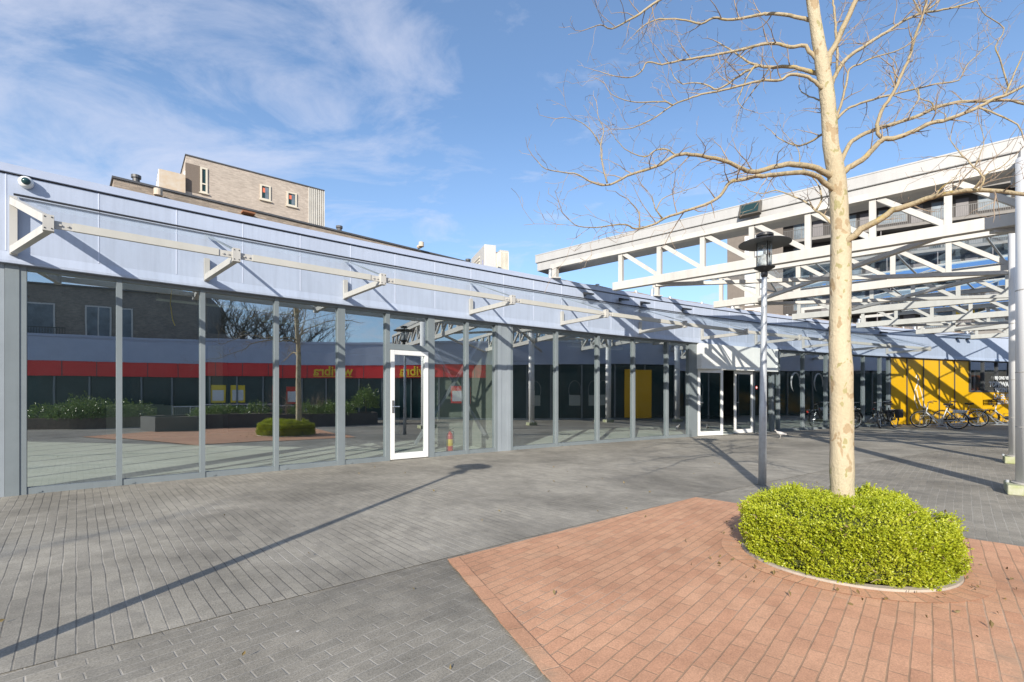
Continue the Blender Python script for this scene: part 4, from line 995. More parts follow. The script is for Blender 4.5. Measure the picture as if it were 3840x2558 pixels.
for li, (drift, wa, wb, path) in enumerate(limbs):
    base = None; P4 = []
    x0 = at(path[0][0], path[0][1], TY)
    n = len(path); acc = 0
    for i, (px, py) in enumerate(path):
        a_ = at(px, py, TY); dist = math.hypot(a_.x - 2.62, 0)
        Y = TY + drift * dist
        w = (wa + (wb - wa) * (i / (n - 1)) ** .8) / 2
        P4.append(w3(px, py, Y, w))
    sp = smooth_path(P4, 3)
    # small natural crookedness
    rad = [p[3] for p in sp]
    pts = []
    for i, p in enumerate(sp):
        k = min(1, i / 4) * (.16 if wa > 8 else .3)
        pts.append(V(p[:3]) + V((rnd.gauss(0, 1), rnd.gauss(0, 1), rnd.gauss(0, 1))) * rad[i] * k)
    q = MB(); q.tube(pts, rad, 9 if wa > 8 else 6); lo = q.build('limb', M['limb'], tree, smooth=True)
    # shoots
    tw = MB(); L_ = 0; tot = sum((pts[i + 1] - pts[i]).length for i in range(len(pts) - 1))
    nxt = .22 * tot if wa > 6 else .1 * tot
    for i in range(len(pts) - 1):
        seg = pts[i + 1] - pts[i]; L_ += seg.length
        if L_ >= nxt:
            fr = L_ / tot; d = seg.normalized()
            ax = V((rnd.gauss(0, 1), rnd.gauss(0, 1), rnd.gauss(0, 1))); ax = (ax - d * ax.dot(d)).normalized()
            nd = (d * .7 + ax * .9 + V((0, 0, .22))).normalized()
            ln = rnd.uniform(.14, .36) * (1.0 if wa > 5 else .75)
            if pts[i].x < 4.6 and pts[i].z < 4.75: grow(tw, pts[i], nd, ln, min(rad[i] * .5, .0052), 1, rnd)
            nxt += rnd.uniform(.065, .135)
    grow(tw, pts[-1], (pts[-1] - pts[-3]), .17, max(.003, rad[-1] * .9), 1, rnd)
    tw.build('twigs', M['twig'], lo)
print('twigs', twig_count[0])
#PART3
# ---------------------------------------------------------------- bicycles
def bike(name, label, front, rear, frame, extras, lean=4, steer=12, group='bicycles parked by the shop'):
    f = V(front); r = V(rear); ang = math.atan2(f.y - r.y, f.x - r.x); c = (f + r) / 2
    t = thing(name, label, 'bicycle', (c.x, c.y, 0), ang, group); t.rotation_euler = (R_(lean), 0, ang)
    k = dict(local=True); WR = .335; xr, xf = -.54, .55
    fm = M[frame]
    def wheel(x, st=0):
        q = MB(); ax = V((math.sin(-st), math.cos(st), 0)); q.torus((x, 0, WR), WR - .02, .021, 36, 8, tuple(ax)); w = q.build('wheel', M['rubber'], t, smooth=True, **k)
        q = MB(); q.torus((x, 0, WR), WR - .046, .010, 36, 6, tuple(ax)); q.build('rim', M['chrome'], w, local=True)
        q = MB(); q.lathe([(.03, -.05), (.03, .05)], (x, 0, WR), 12, tuple(ax))
        dx = V((math.cos(st), math.sin(st), 0))
        for i in range(20):
            a = 2 * math.pi * i / 20; e = V((x, 0, WR)) + (dx * math.cos(a) + V((0, 0, 1)) * math.sin(a)) * (WR - .05)
            q.tube([V((x, 0, WR)) + ax * (.03 if i % 2 else -.03), e], .0022, 4, cap=False)
        q.build('spoke', M['chrome'], w, local=True)
        q = MB(); n = 22
        pts = [V((x, 0, WR)) + (dx * math.cos(a) + V((0, 0, 1)) * math.sin(a)) * (WR + .028) for a in np.linspace(R_(-15 if x < 0 else 10), R_(190 if x < 0 else 205), n)]
        vs = []; fs = []
        for p in pts:
            for s in (-.027, 0, .027): vs.append(p + ax * s + (p - V((x, 0, WR))).normalized() * (.008 if s == 0 else 0))
        for i in range(n - 1):
            for j_ in range(2): fs.append((i * 3 + j_, i * 3 + j_ + 1, i * 3 + j_ + 4, i * 3 + j_ + 3))
        q.add(vs, fs); q.tube([(x, 0, WR) + ax * .04 if False else V((x, 0, WR)) + ax * .04, pts[0 if x < 0 else -1] + ax * .03], .004, 4); q.build('mudguard', M[extras.get('guard', 'black')], t, **k)
    st = R_(steer); wheel(xr); wheel(xf, st)
    q = MB(); bb = V((-.08, 0, .29)); seat = V((-.26, 0, .80)); head = V((.34, 0, .80)); hb = V((.38, 0, .62))
    q.tube([bb, seat], .017, 10); q.tube([hb, head + V((-.02, 0, .06))], .021, 10); q.tube([bb, V((.1, 0, .34)), hb], .024 if extras.get('ebike') else .018, 10)
    if not extras.get('low'): q.tube([head, V((0, 0, .66)), V((-.2, 0, .62))], .016, 10)
    for s in (-.055, .055): q.tube([bb + V((0, s * .5, 0)), V((xr, s, WR))], .010, 8); q.tube([seat + V((.02, s * .3, -.08)), V((xr, s, WR))], .009, 8)
    q.build('frame', fm, t, smooth=True, **k)
    q = MB()
    for s in (-.05, .05): q.tube([hb + V((.01, s, -.02)), V((.43, s, .5)), V((xf, s * .9, WR))], .012, 8)
    q.box(.36, .41, -.06, .06, .59, .63); q.build('fork', fm if not extras.get('ebike') else M['chrome'], t, **k)
    q = MB(); q.tube([head, head + V((-.04, 0, .2))], .014, 8); hz_ = 1.03
    q.tube([V((.10, .29, hz_ - .01)), V((.2, .27, hz_ + .01)), V((.3, .14, hz_)), V((.31, 0, hz_ - .02)), V((.3, -.14, hz_)), V((.2, -.27, hz_ + .01)), V((.10, -.29, hz_ - .01))], .011, 8); hbr = q.build('handlebar', M['chrome'], t, **k)
    q = MB()
    for s in (-1, 1): q.tube([V((.09, .292 * s, hz_ - .012)), V((.2, .272 * s, hz_ + .01))], .017, 8)
    q.build('grip', mat('grip_brown', (.16, .07, .03), .7) if extras.get('browngrip') else M['rubber'], hbr, local=True)
    q = MB(); q.tube([seat, seat + V((-.03, 0, .12))], .013, 8); q.build('seat_post', M['chrome'], t, **k)
    q = MB(); vs = []; fs = []
    prof_ = [(-.30 - .12, .09), (-.30 - .08, .105), (-.30, .095), (-.30 + .08, .045), (-.30 + .15, .025)]
    for x_, w_ in prof_:
        for a in range(8): vs.append((x_, w_ * math.cos(a * math.pi / 4), .945 + .035 * math.sin(a * math.pi / 4) - (.01 if abs(x_ + .3) < .05 else 0)))
    for i in range(len(prof_) - 1):
        for a in range(8): a2 = (a + 1) % 8; fs.append((i * 8 + a, i * 8 + a2, i * 8 + 8 + a2, i * 8 + 8 + a))
    fs.append(tuple(range(8))); fs.append(tuple(range(39, 31, -1))); q.add(vs, fs); q.build('saddle', M['rubber'], t, smooth=True, **k)
    q = MB(); q.lathe([(.085, -.008), (.085, .008)], (bb.x, -.05, bb.z), 18, (0, 1, 0)); q.bar((bb.x, -.07, bb.z), (bb.x + .1, -.07, bb.z - .13), .02, .014); q.box(bb.x + .06, bb.x + .15, -.17, -.08, bb.z - .145, bb.z - .125)
    q.bar((bb.x, .07, bb.z), (bb.x - .1, .07, bb.z + .13), .02, .014); q.box(bb.x - .15, bb.x - .06, .08, .17, bb.z + .125, bb.z + .145); q.build('crank', M['chrome'], t, **k)
    q = MB(); q.prism([(-.60, .30), (-.58, .40), (0.0, .37), (.03, .29), (0, .22)], -.065, -.052)
    q.v = [(x_, z_, y_) for x_, y_, z_ in q.v]; q.build('chain_guard', M['black'], t, **k)
    q = MB()
    for s in (-.06, .06): q.tube([seat + V((-.05, s, -.07)), V((-.86, s, .71))], .007, 6); q.tube([V((-.78, s, .71)), V((xr, s, WR))], .006, 6); q.tube([V((-.5, s, .71)), V((xr, s, WR))], .006, 6)
    for x_ in (-.45, -.6, -.75, -.86): q.tube([V((x_, -.06, .712)), V((x_, .06, .712))], .006, 6)
    q.build('rack', M['chrome'], t, **k)
    q = MB(); q.box(-.90, -.86, -.035, .035, .60, .68); q.build('tail_light', M['redpaint'], t, **k)
    q = MB(); q.lathe([(.02, 0), (.042, .03), (.042, .06)], (.39, 0, .82), 14, (1, 0, 0)); q.build('headlight', M['chrome'], t, **k)
    q = MB(); q.tube([V((-.2, .06, .28)), V((-.28, .17, .01))], .009, 6); q.build('kickstand', M['chrome'], t, **k)
    if extras.get('ebike'):
        q = MB(); q.box(-.82, -.42, -.05, .05, .62, .70); q.build('battery', M['white'], t, bevel=.01, **k)
        q = MB(); q.lathe([(.10, -.05), (.10, .05)], (bb.x + .02, 0, bb.z), 18, (0, 1, 0)); q.build('motor', M['galv'], t, **k)
    if extras.get('pannier'):
        for s in (1, -1):
            q = MB(); y0 = .075 * s; y1 = .23 * s; q.hexa([(-.80, min(y0, y1), .38), (-.48, min(y0, y1), .38), (-.48, max(y0, y1), .38), (-.80, max(y0, y1), .38), (-.84, min(y0, y1), .72), (-.44, min(y0, y1), .72), (-.44, max(y0, y1), .72), (-.84, max(y0, y1), .72)]); q.build('pannier', mat('pannier_black', (.03, .03, .033), .55), t, bevel=.025, **k)
    if extras.get('crate'):
        q = MB(); q.box(.38, .70, -.2, .2, .86, .89)
        for z0 in (.92, .99, 1.06): q.box(.38, .70, -.2, -.185, z0, z0 + .04); q.box(.38, .70, .185, .2, z0, z0 + .04); q.box(.38, .395, -.185, .185, z0, z0 + .04); q.box(.685, .70, -.185, .185, z0, z0 + .04)
        for xx in (.385, .68):
            for yy in (-.198, .18): q.box(xx, xx + .018, yy, yy + .018, .89, 1.10)
        q.build('front_crate', M['black'], t, **k)
    return t
M['bikewhite'] = mat('bike_white', (.72, .73, .74), .3, var=.04); M['bikebrown'] = mat('bike_brown', (.09, .05, .03), .4, var=.2)
bike('bicycle', 'black bicycle with double panniers beside the yellow panels, turned toward the tree', (14.25, 18.7), (15.2, 19.2), 'black', dict(pannier=1, browngrip=1), 6, 18)
bike('bicycle', 'white electric bicycle with silver mudguards in front of the yellow panels', (16.25, 19.2), (16.9, 18.35), 'bikewhite', dict(ebike=1, low=1, guard='chrome', browngrip=1), -5, 14)
bike('bicycle', 'dark brown bicycle with brown grips behind the white electric one', (18.2, 20.35), (18.95, 19.75), 'bikebrown', dict(guard='black', browngrip=1), 4, -14)
bike('bicycle', 'white bicycle with a black front crate half hidden by the big column', (21.3, 21.5), (22.35, 21.2), 'bikewhite', dict(crate=1, low=1), 4, 8)
bike('bicycle', 'dark bicycle standing in the shade by the glass behind the tree trunk', (13.25, 18.75), (12.35, 18.2), 'black', dict(), 5, -20)
for i, (s_, lab) in enumerate(((27.2, 'low galvanised bike rack in front of the yellow panels'), (31.4, 'low galvanised bike rack by the bakery window'))):
    t = thing('bike_rack', lab, 'bike rack', WP(s_, -1.0, 0), 0, 'low steel bike racks')
    q = MB(); q.tube([WP(s_ - .2, -.75, .06), WP(s_ + 3.0, -.75, .06)], .02, 8); q.tube([WP(s_ - .2, -1.2, .03), WP(s_ + 3.0, -1.2, .03)], .02, 8); q.build('rail', M['galv'], t)
    q = MB()
    for j_ in range(7):
        u = s_ + j_ * .45; h_ = .28 if j_ % 2 else .46
        for du in (0, .07): q.tube([WP(u + du, -.5, .05), WP(u + du, -.55, h_), WP(u + du, -.85, h_), WP(u + du, -1.2, .04)], .008, 6)
    q.build('wheel_holder', M['galv'], t)

# pigeon on the paving -------------------------------------------
pg = thing('pigeon', 'pale pigeon walking on the paving in front of the entrance', 'bird', (7.93, 14.3, .004))
me = bpy.data.meshes.new('body')
sk = [(-.17, 0, .125, .006, .02), (-.11, 0, .135, .018, .024), (-.05, 0, .145, .05, .048), (.02, 0, .15, .058, .058), (.07, 0, .165, .042, .045), (.10, 0, .20, .024, .024), (.115, 0, .235, .023, .024), (.135, 0, .24, .013, .013), (.158, 0, .232, .004, .004)]
q = MB(); vs = []; fs = []; nn = 12
for x_, y_, z_, ry, rz in sk:
    for j_ in range(nn): a = 2 * math.pi * j_ / nn; vs.append((x_, y_ + ry * math.cos(a), z_ + rz * math.sin(a)))
for i in range(len(sk) - 1):
    for j_ in range(nn): j2 = (j_ + 1) % nn; fs.append((i * nn + j_, i * nn + j2, (i + 1) * nn + j2, (i + 1) * nn + j_))
fs.append(tuple(range(nn - 1, -1, -1))); fs.append(tuple((len(sk) - 1) * nn + j_ for j_ in range(nn))); q.add(vs, fs)
for s in (-.022, .022): q.tube([V((.0, s, .10)), V((-.012, s, .055)), V((.0, s, .006))], [.011, .005, .004], 6); q.tube([V((-.012, s, .004)), V((.03, s, .004))], .0035, 5)
q.build('body', mat('pigeon_pale', (.52, .50, .48), .7, var=.25, scale=25), pg, smooth=True, local=True)
q = MB()
for s in (-1, 1): q.hexa([(-.13, .045 * s - .004, .12), (.05, .058 * s - .004, .13), (.05, .058 * s + .004, .13), (-.13, .045 * s + .004, .12), (-.15, .03 * s - .004, .15), (.05, .05 * s - .004, .185), (.05, .05 * s + .004, .185), (-.15, .03 * s + .004, .15)])
q.build('wing', mat('pigeon_wing', (.34, .34, .36), .7, var=.3, scale=20), pg, local=True, bevel=.003)
pg.rotation_euler = (0, 0, R_(155))

# ---------------------------------------------------------------- brick building on the left, behind the roof
def wallq(mb, p, d, s0, s1, z0, z1, out=0.0):
    p = V(p[:2]); d = V(d[:2]); n_ = V((d.y, -d.x)) * out
    a = p + d * s0 + n_; b = p + d * s1 + n_
    mb.add([(a.x, a.y, z0), (b.x, b.y, z0), (b.x, b.y, z1), (a.x, a.y, z1)], [(0, 1, 2, 3)], [(s0, z0), (s1, z0), (s1, z1), (s0, z1)])
def block(mb, p, d, ln, dp, z0, z1, topm=True):
    """box with brick uv: front along d from p, depth to the left of d"""
    p = V(p[:2]); d = V(d[:2]).normalized(); b = V((-d.y, d.x))
    wallq(mb, p, d, 0, ln, z0, z1); wallq(mb, p + d * ln, b, 0, dp, z0, z1); wallq(mb, p + d * ln + b * dp, -d, 0, ln, z0, z1); wallq(mb, p + b * dp, -b, 0, dp, z0, z1)
    c = [p, p + d * ln, p + d * ln + b * dp, p + b * dp]
    mb.add([(v.x, v.y, z1) for v in c], [(0, 1, 2, 3)], [(0, 0), (.1, 0), (.1, .05), (0, .05)])
def pbox(mb, p, d, s0, s1, o0, o1, z0, z1):   # box relative to a wall plane; o>0 stands proud
    p = V(p[:2]); d = V(d[:2]).normalized(); n_ = V((d.y, -d.x))
    mb.obox(p + d * s0 + n_ * o0, d * (s1 - s0), n_ * (o1 - o0), z0, z1)
M['slatwhite'] = mat('slat_offwhite', (.60, .575, .52), .5)
bb_ = thing('brick_building', 'pale brown brick building with a set back penthouse rising behind the fascia', 'building', (-9, 21, 4))
LP = V((-13.26, 16.1)); LD = V((1.067, 1)).normalized(); LZ = CAMZ + (911 - 410) / F_ * 16.1
q = MB(); block(q, LP, LD, 15.6, 9, 4.07, LZ); q.build('lower_wall', M['brickL'], bb_)
q = MB(); pbox(q, LP, LD, -.05, 15.65, -.3, .05, LZ + .002, LZ + .07); bl = V((-LD.y, LD.x)); pbox(q, LP + bl * .3, bl, 0, 8.7, -.05, .3, LZ + .002, LZ + .07); q.build('coping', M['coping'], bb_)
PP = V((-15.1, 22.4)); PD = V((1.247, 1)).normalized(); PZ = CAMZ + (911 - 357) / F_ * 22.4
def pl_(px, py): v = onplane(px, py, PP, PD); return (V((v.x, v.y)) - PP).dot(PD), v.z
sE = pl_(745, 480)[0]; sB = pl_(709, 480)[0]
q = MB(); block(q, PP, PD, sB, 6.5, LZ - .3, PZ); pw = q.build('penthouse_wall', M['brickP'], bb_)
q = MB(); pbox(q, PP, PD, -.04, sE + .02, -.3, .04, PZ + .002, PZ + .05); pbn = V((-PD.y, PD.x)); pbox(q, PP + pbn * .3, pbn, 0, 6.2, -.04, .3, PZ + .002, PZ + .05); q.build('penthouse_coping', M['coping'], bb_)
q = MB(); pbox(q, PP, PD, sB + .01, sE, -6, -.06, LZ - .3, PZ - .02); sl = q.build('slat_screen', M['acgrey'], bb_)
q = MB(); ns = 9
for i in range(ns): s = sB + .03 + (sE - sB - .03) * i / (ns - 1); pbox(q, PP, PD, s - .028, s + .028, -.055, .02, LZ - .3, PZ - .02)
q.build('slat', M['slatwhite'], sl)
def pwin(x0, x1, y0, y1, blind):
    s0, z1 = pl_(x0, y0); s1, z0 = pl_(x1, y1)
    z1 = pl_((x0 + x1) / 2, y0 + (x1 - x0) * .12)[1]; z0 = pl_((x0 + x1) / 2, y1 - (x1 - x0) * .05)[1]
    q = MB(); w = .075
    pbox(q, PP, PD, s0, s0 + w, .0, .05, z0, z1); pbox(q, PP, PD, s1 - w, s1, 0, .05, z0, z1); pbox(q, PP, PD, s0 + w, s1 - w, 0, .048, z0, z0 + w); pbox(q, PP, PD, s0 + w, s1 - w, 0, .048, z1 - w, z1); pbox(q, PP, PD, s0 - .05, s1 + .05, 0, .09, z0 - .05, z0 - .003)
    if not blind: pbox(q, PP, PD, s0 + w, s1 - w, 0, .045, z0 + (z1 - z0) * .33, z0 + (z1 - z0) * .33 + .06)
    f = q.build('window', mat('cream_frame', (.62, .57, .47), .5, var=.05), bb_)
    q = MB(); wallq(q, PP, PD, s0 + w, s1 - w, z0 + w, z1 - w, .006); q.build('glass_pane', M['darkglass'], f)
    if blind:
        q = MB(); wallq(q, PP, PD, s0 + w + .03, s1 - w - .18, z0 + (z1 - z0) * .5, z1 - w - .08, .012); q.build('blind', M['orange'], f)
        q = MB(); wallq(q, PP, PD, s1 - w - .18, s1 - w - .02, z0 + w, z1 - w - .02, .011); q.build('curtain', M['pale_window'], f)
pwin(460, 477, 384, 445, False); pwin(598, 622, 423, 462, True); pwin(659, 682, 440, 476, True)
s0, _ = pl_(425.5, 400); s1, _ = pl_(459, 400); z1 = pl_(440, 377)[1]; z0 = pl_(440, 442)[1]
q = MB(); pbox(q, PP, PD, s0 + .01, s1, 0, .012, z0, z1); q.build('dark_brick_panel', mat('dark_grille', (.12, .095, .075), .8, c2=(.2, .16, .13), scale=40), bb_)
# terrace parapet and glass rail left of the penthouse
TP_ = PP - PD * 1.02; 
q = MB(); pbox(q, TP_, PD, .0, .98, .1, .2, LZ - .3, CAMZ + (911 - 397) / F_ * 22.0); q.build('terrace_panel', M['beige'], bb_)
q = MB(); zt_ = CAMZ + (911 - 397) / F_ * 22.0
for i in range(6): b_ = TP_ + pbn * (i * .5 - .1); q.bar((b_.x, b_.y, LZ - .3), (b_.x, b_.y, zt_), .04, .04)
a_ = TP_ - pbn * .1; b_ = TP_ + pbn * 2.4; q.bar((a_.x, a_.y, zt_), (b_.x, b_.y, zt_), .05, .05); q.build('terrace_rail', M['acwhite'], bb_)
q = MB(); a_ = TP_; b_ = TP_ + pbn * 2.3; q.quad((a_.x, a_.y, LZ - .2), (b_.x, b_.y, LZ - .2), (b_.x, b_.y, zt_ - .05), (a_.x, a_.y, zt_ - .05)); q.build('glass_pane', M['canopyglass'], bb_)
# side windows of the penthouse
q = MB()
for i in range(3): pbox(q, PP + pbn * 6.5, -pbn, 6.5 - 3.2 + i * 1.0, 6.5 - 3.2 + i * 1.0 + .85, 0, .05, PZ - 2.3, PZ - .6)
q.build('window', M['white'], bb_)
q = MB()
for i in range(3): pbox(q, PP + pbn * 6.5, -pbn, 6.5 - 3.2 + i * 1.0 + .1, 6.5 - 3.2 + i * 1.0 + .75, .051, .055, PZ - 2.2, PZ - .7)
q.build('glass_pane', M['darkglass'], bb_)
for px, py in ((313, 410), (780, 525), (1076, 600)):   # roof vents
    v = onplane(px, py, LP + bl * 1.0, LD); q = MB(); q.lathe([(.11, LZ - .1), (.11, v.z), (.15, v.z), (.15, v.z + .10), (0, v.z + .10)], (v.x, v.y, 0), 12); q.build('roof_vent', M['coping'], bb_)
for px, py in ((361, 452), (962, 568)):
    v = onplane(px, py, LP, LD); q = MB(); nn_ = V((LD.y, -LD.x)); q.lathe([(.10, 0), (.10, .22)], (v.x, v.y, v.z), 14, (nn_.x, nn_.y, 0)); q.lathe([(.13, -.02), (.13, .2), (.05, .22)], (v.x + nn_.x * .26, v.y + nn_.y * .26, v.z - .02), 14); q.build('flue_pipe', M['beige'], bb_)
for px, py in ((568, 494), (1153 - 588 + 588 - 18, 585)):
    v = onplane(px, py, LP, LD); q = MB(); s = (V((v.x, v.y)) - LP).dot(LD); pbox(q, LP, LD, s - .22, s + .22, 0, .3, v.z, v.z + .06); q.build('ledge', mat('rusty_ledge', (.28, .12, .06), .8), bb_)

# air conditioners on the shop roof
def ac(lab, corner, a, b, z1, slat):
    corner = V(corner); a = V(a); b = V(b)
    t = thing('air_conditioner', lab, 'air conditioner', (corner.x, corner.y, 4.07), 0, 'air conditioning units on the roof')
    q = MB(); q.obox(corner, a, b, 4.16, z1); q.build('casing', M['acwhite'] if not slat else M['acgrey'], t, bevel=.012)
    q = MB(); an = a.normalized(); bn = b.normalized()
    for s in (.12, .8):
        q.obox(corner + a * s, an * .08, b, 4.065, 4.157)
    q.build('foot', M['galv'], t)
    q = MB()
    if not slat:
        for i in range(11): z = 4.35 + i * (z1 - 4.5) / 11; q.obox(corner + a * .34 - bn * .016, a * .58, bn * .014, z, z + .045)
        q.build('louvre', mat('louvre_beige', (.66, .60, .50), .5), t)
        q = MB(); q.obox(corner + a * .1 - bn * .006, a * .06, bn * .004, z1 - .55, z1 - .40); q.obox(corner + a * .1 - bn * .006, a * .06, bn * .004, z1 - .72, z1 - .60); q.build('badge', mat('badge_grey', (.42, .42, .62), .5), t)
    else:
        for i in range(7):
            f = i / 7; q.obox(corner + b * (f + .03) - an * .03, b * .075, an * .029, 4.2, z1 - .06)
            q.obox(corner + a * (f * .9 + .03) - bn * .03, a * .06, bn * .029, 4.2, z1 - .06)
        q.build('slat', mat('slat_cream', (.74, .70, .60), .5), t)
ac('tall white air conditioning unit with louvred side on the roof edge', (-.77, 13.6), (-.5, 1.45), (.32, .11), 5.53, False)
ac('smaller slatted cooling unit just right of the white one on the roof', (-.37, 14.75), (-.42, 1.1), (.27, .10), 5.72, True)

# ---------------------------------------------------------------- apartment block on the right
M['flatframe'] = mat('flat_frame', (.11, .11, .115), .5)
M['gallery_door'] = mat('gallery_door', (.10, .09, .10), .5)
ap = thing('apartment_building', 'tall dark brown apartment block with access galleries behind the truss roof', 'building', (40, 50, 0))
AP0 = V((25.5, 57.3)); AD = V((.866, -.5)); ATOP = 22.3
s_t = (V(onplane(1800, 700, AP0, AD)[:2]) - AP0).dot(AD)
def asx(px): v = onplane(px, 600, AP0, AD); return (V((v.x, v.y)) - AP0).dot(AD)
q = MB(); AL = 46
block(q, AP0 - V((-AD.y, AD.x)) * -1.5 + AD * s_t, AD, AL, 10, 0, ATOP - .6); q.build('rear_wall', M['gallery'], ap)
q = MB(); block(q, AP0, AD, s_t, 11, 0, ATOP); q.build('stair_tower', M['taupe'], ap)
sg0, sg1 = asx(1712), asx(1762)
for lv in range(8):
    z0 = .6 + lv * 2.8; z1 = z0 + 2.45
    if z1 > ATOP - .2: z1 = ATOP - .3
    if z1 - z0 < .5: continue
    q = MB(); pbox(q, AP0, AD, sg0, sg1, 0, .03, z0, z1); w_ = q.build('window', M['white'], ap)
    q = MB()
    for i in range(3):
        a = sg0 + .08 + (sg1 - sg0 - .1) * i / 3; pbox(q, AP0, AD, a, a + (sg1 - sg0) / 3 - .1, .031, .04, z0 + .1, z0 + (z1 - z0) * .45); pbox(q, AP0, AD, a, a + (sg1 - sg0) / 3 - .1, .031, .04, z0 + (z1 - z0) * .5, z1 - .1)
    q.build('glass_pane', mat('pale_stair_glass', (.66, .70, .76), .3, var=.1), w_)
q = MB(); pbox(q, AP0, AD, 0, s_t + AL, -11, .35, ATOP, ATOP + .35); q.build('roof', M['coping'], ap)
BK = AP0 + V((-AD.y, AD.x)) * 1.5
rr2 = random.Random(3)
for lv in range(1, 8):
    z = 18.66 - 2.8 * (7 - lv) + 2.8
    if z > ATOP: continue
    q = MB(); pbox(q, AP0, AD, s_t + .02, s_t + AL, -1.48, .06, z - .28, z); sb = q.build('gallery_slab', M['slab'], ap)
    q = MB()
    s = s_t + .1
    while s < s_t + AL: pbox(q, AP0, AD, s, s + .03, -.01, .02, z + .06, z + 1.05); s += .16
    pbox(q, AP0, AD, s_t + .05, s_t + AL, -.02, .03, z + 1.05, z + 1.10); pbox(q, AP0, AD, s_t + .05, s_t + AL, -.02, .03, z + .03, z + .058); q.build('railing', M['black'], sb)
    s = s_t + 1.0
    while s < s_t + AL - 3:
        w_ = rr2.choice((1.6, 2.4)); zl = z + (.7 if w_ > 2 else .1)
        q = MB(); pbox(q, BK, AD, s, s + w_, .0, .05, zl, z + 2.25); wf = q.build('window', M['flatframe'], ap)
        for a_, b_ in ((s + .08, s + w_ / 2 - .03), (s + w_ / 2 + .03, s + w_ - .08)):
            q = MB(); pbox(q, BK, AD, a_, b_, .051, .058, zl + .09, z + 2.17); q.build('glass_pane', M['pale_window'], wf)
        s += w_ + .3; q = MB(); pbox(q, BK, AD, s, s + .95, 0, .04, z + .02, z + 2.2); q.build('door', M['gallery_door'], ap); s += 1.6
        if rr2.random() < .5: q = MB(); pbox(q, AP0, AD, s, s + .08, -1.45, -.05, z, z + 2.5); q.build('partition', M['gallery_door'], ap); s += .5

# ---------------------------------------------------------------- opposite side of the square (seen in the glass)
QP = [(4.2, -18), (5.6, -14.5), (7.5, -10.8), (9.4, -7.8), (11, -4.6), (12.1, -.9), (12.6, 1.8), (12.75, 3.8), (13.1, 6), (13.7, 8.6), (14.4, 10.6), (15.5, 12.4), (16.3, 13.4)]
QS = [np.array(p) for p in smooth_path([(a, b, 0, 0) for a, b in QP], 4)]
QC = [V((p[0], p[1])) for p in QS]; QL = [0]
for i in range(1, len(QC)): QL.append(QL[-1] + (QC[i] - QC[i - 1]).length)
def QF(s, off=0.0, z=0.0):
    i = max(0, min(len(QC) - 2, int(np.searchsorted(QL, s)) - 1)); f = (s - QL[i]) / (QL[i + 1] - QL[i])
    p = QC[i].lerp(QC[i + 1], f); d0 = (QC[min(i + 1, len(QC) - 1)] - QC[i]).normalized(); nn_ = V((d0.y, -d0.x))
    return V((p.x + nn_.x * off, p.y + nn_.y * off, z))
def qang(s): a = QF(s + .05) - QF(s - .05); return math.atan2(a.y, a.x)
def qbox(mb, s0, s1, o0, o1, z0, z1, n=1):
    for i in range(n):
        a = s0 + (s1 - s0) * i / n; b = s0 + (s1 - s0) * (i + 1) / n
        mb.hexa([QF(b, o0, z0), QF(a, o0, z0), QF(a, o1, z0), QF(b, o1, z0), QF(b, o0, z1), QF(a, o0, z1), QF(a, o1, z1), QF(b, o1, z1)])
QE = QL[-1] - .05
def sAtY(y):
    return QL[int(np.argmin([abs(c.y - y) for c in QC]))]
opp = thing('opposite_shop_building', 'curved shop building with red sign band across the square, mirrored in the glass', 'building', QF(15, 2))
q = MB(); qbox(q, 0, QE, 0, .15, HG, 4.0, 40); q.build('fascia', M['fascia_trim'], opp)
q = MB(); qbox(q, 0, QE, -.03, .2, 4.003, HT, 40); q.build('roof_edge', M['fascia_trim'], opp)
sY6 = sAtY(6.2)
q = MB(); qbox(q, 0, sY6, .02, .14, 2.22, HG - .003, 26); q.build('sign_band', M['red'], opp)
q = MB()
s = .3
while s < sY6: qbox(q, s, s + .03, .012, .02, 2.22, HG - .003); s += 1.25
q.build('sign_joint', M['coping'], opp)
for yy in (2.78, -.75):
    s = sAtY(yy); p = QF(s, -.0, 2.36)
    text('lettering', 'wibra', .70, M['lemon'], opp, p, qang(s) + math.pi, .006, .012)
    q = MB(); qbox(q, s - .78, s + .78, -.008, .012, 2.28, 2.315, 2); q.build('underline', M['lemon'], opp)
q = MB(); qbox(q, 0, QE, .16, .2, 0, HG, 40); q.build('glazing', M['darkglass'], opp)
q = MB(); s = 0
while s < QE: qbox(q, s, s + .07, .08, .158, 0, 2.2 if s < sY6 else HG - .01); s += 1.25
qbox(q, 0, QE, .09, .157, 0, .10, 40); q.build('mullion', M['frame'], opp)
q = MB(); sA, sB_ = sAtY(11.4), QE
s = sA
while s + 1.1 < sB_: qbox(q, s, s + 1.08, .06, .12, .1, 2.62); s += 1.16
q.build('yellow_panel', M['yellow'], opp)
q = MB(); pl2 = [tuple(QF(s, .05)[:2]) for s in np.linspace(0, QE, 40)] + [tuple(QF(s, 6)[:2]) for s in np.linspace(QE, 0, 12)]; q.prism(pl2, 3.94, 4.0); q.build('roof', M['roof'], opp)
q = MB(); pl2 = [tuple(QF(s, .25)[:2]) for s in np.linspace(0, QE, 40)] + [tuple(QF(s, 5.8)[:2]) for s in np.linspace(QE, 0, 12)]; q.prism(pl2, .02, 3.93); q.build('inner_wall', M['interior'], opp)
for yy, c in ((-5.8, 'lemon'), (-4.6, 'lemon'), (4.6, 'red'), (-2.4, 'redpaint')):
    s = sAtY(yy); q = MB(); qbox(q, s - .34, s + .34, .13, .15, .85, 1.75); po = q.build('poster', M[c], opp); q = MB(); qbox(q, s - .26, s + .26, .125, .13, .95, 1.5); q.build('poster_sheet', M['white_letters'], po)
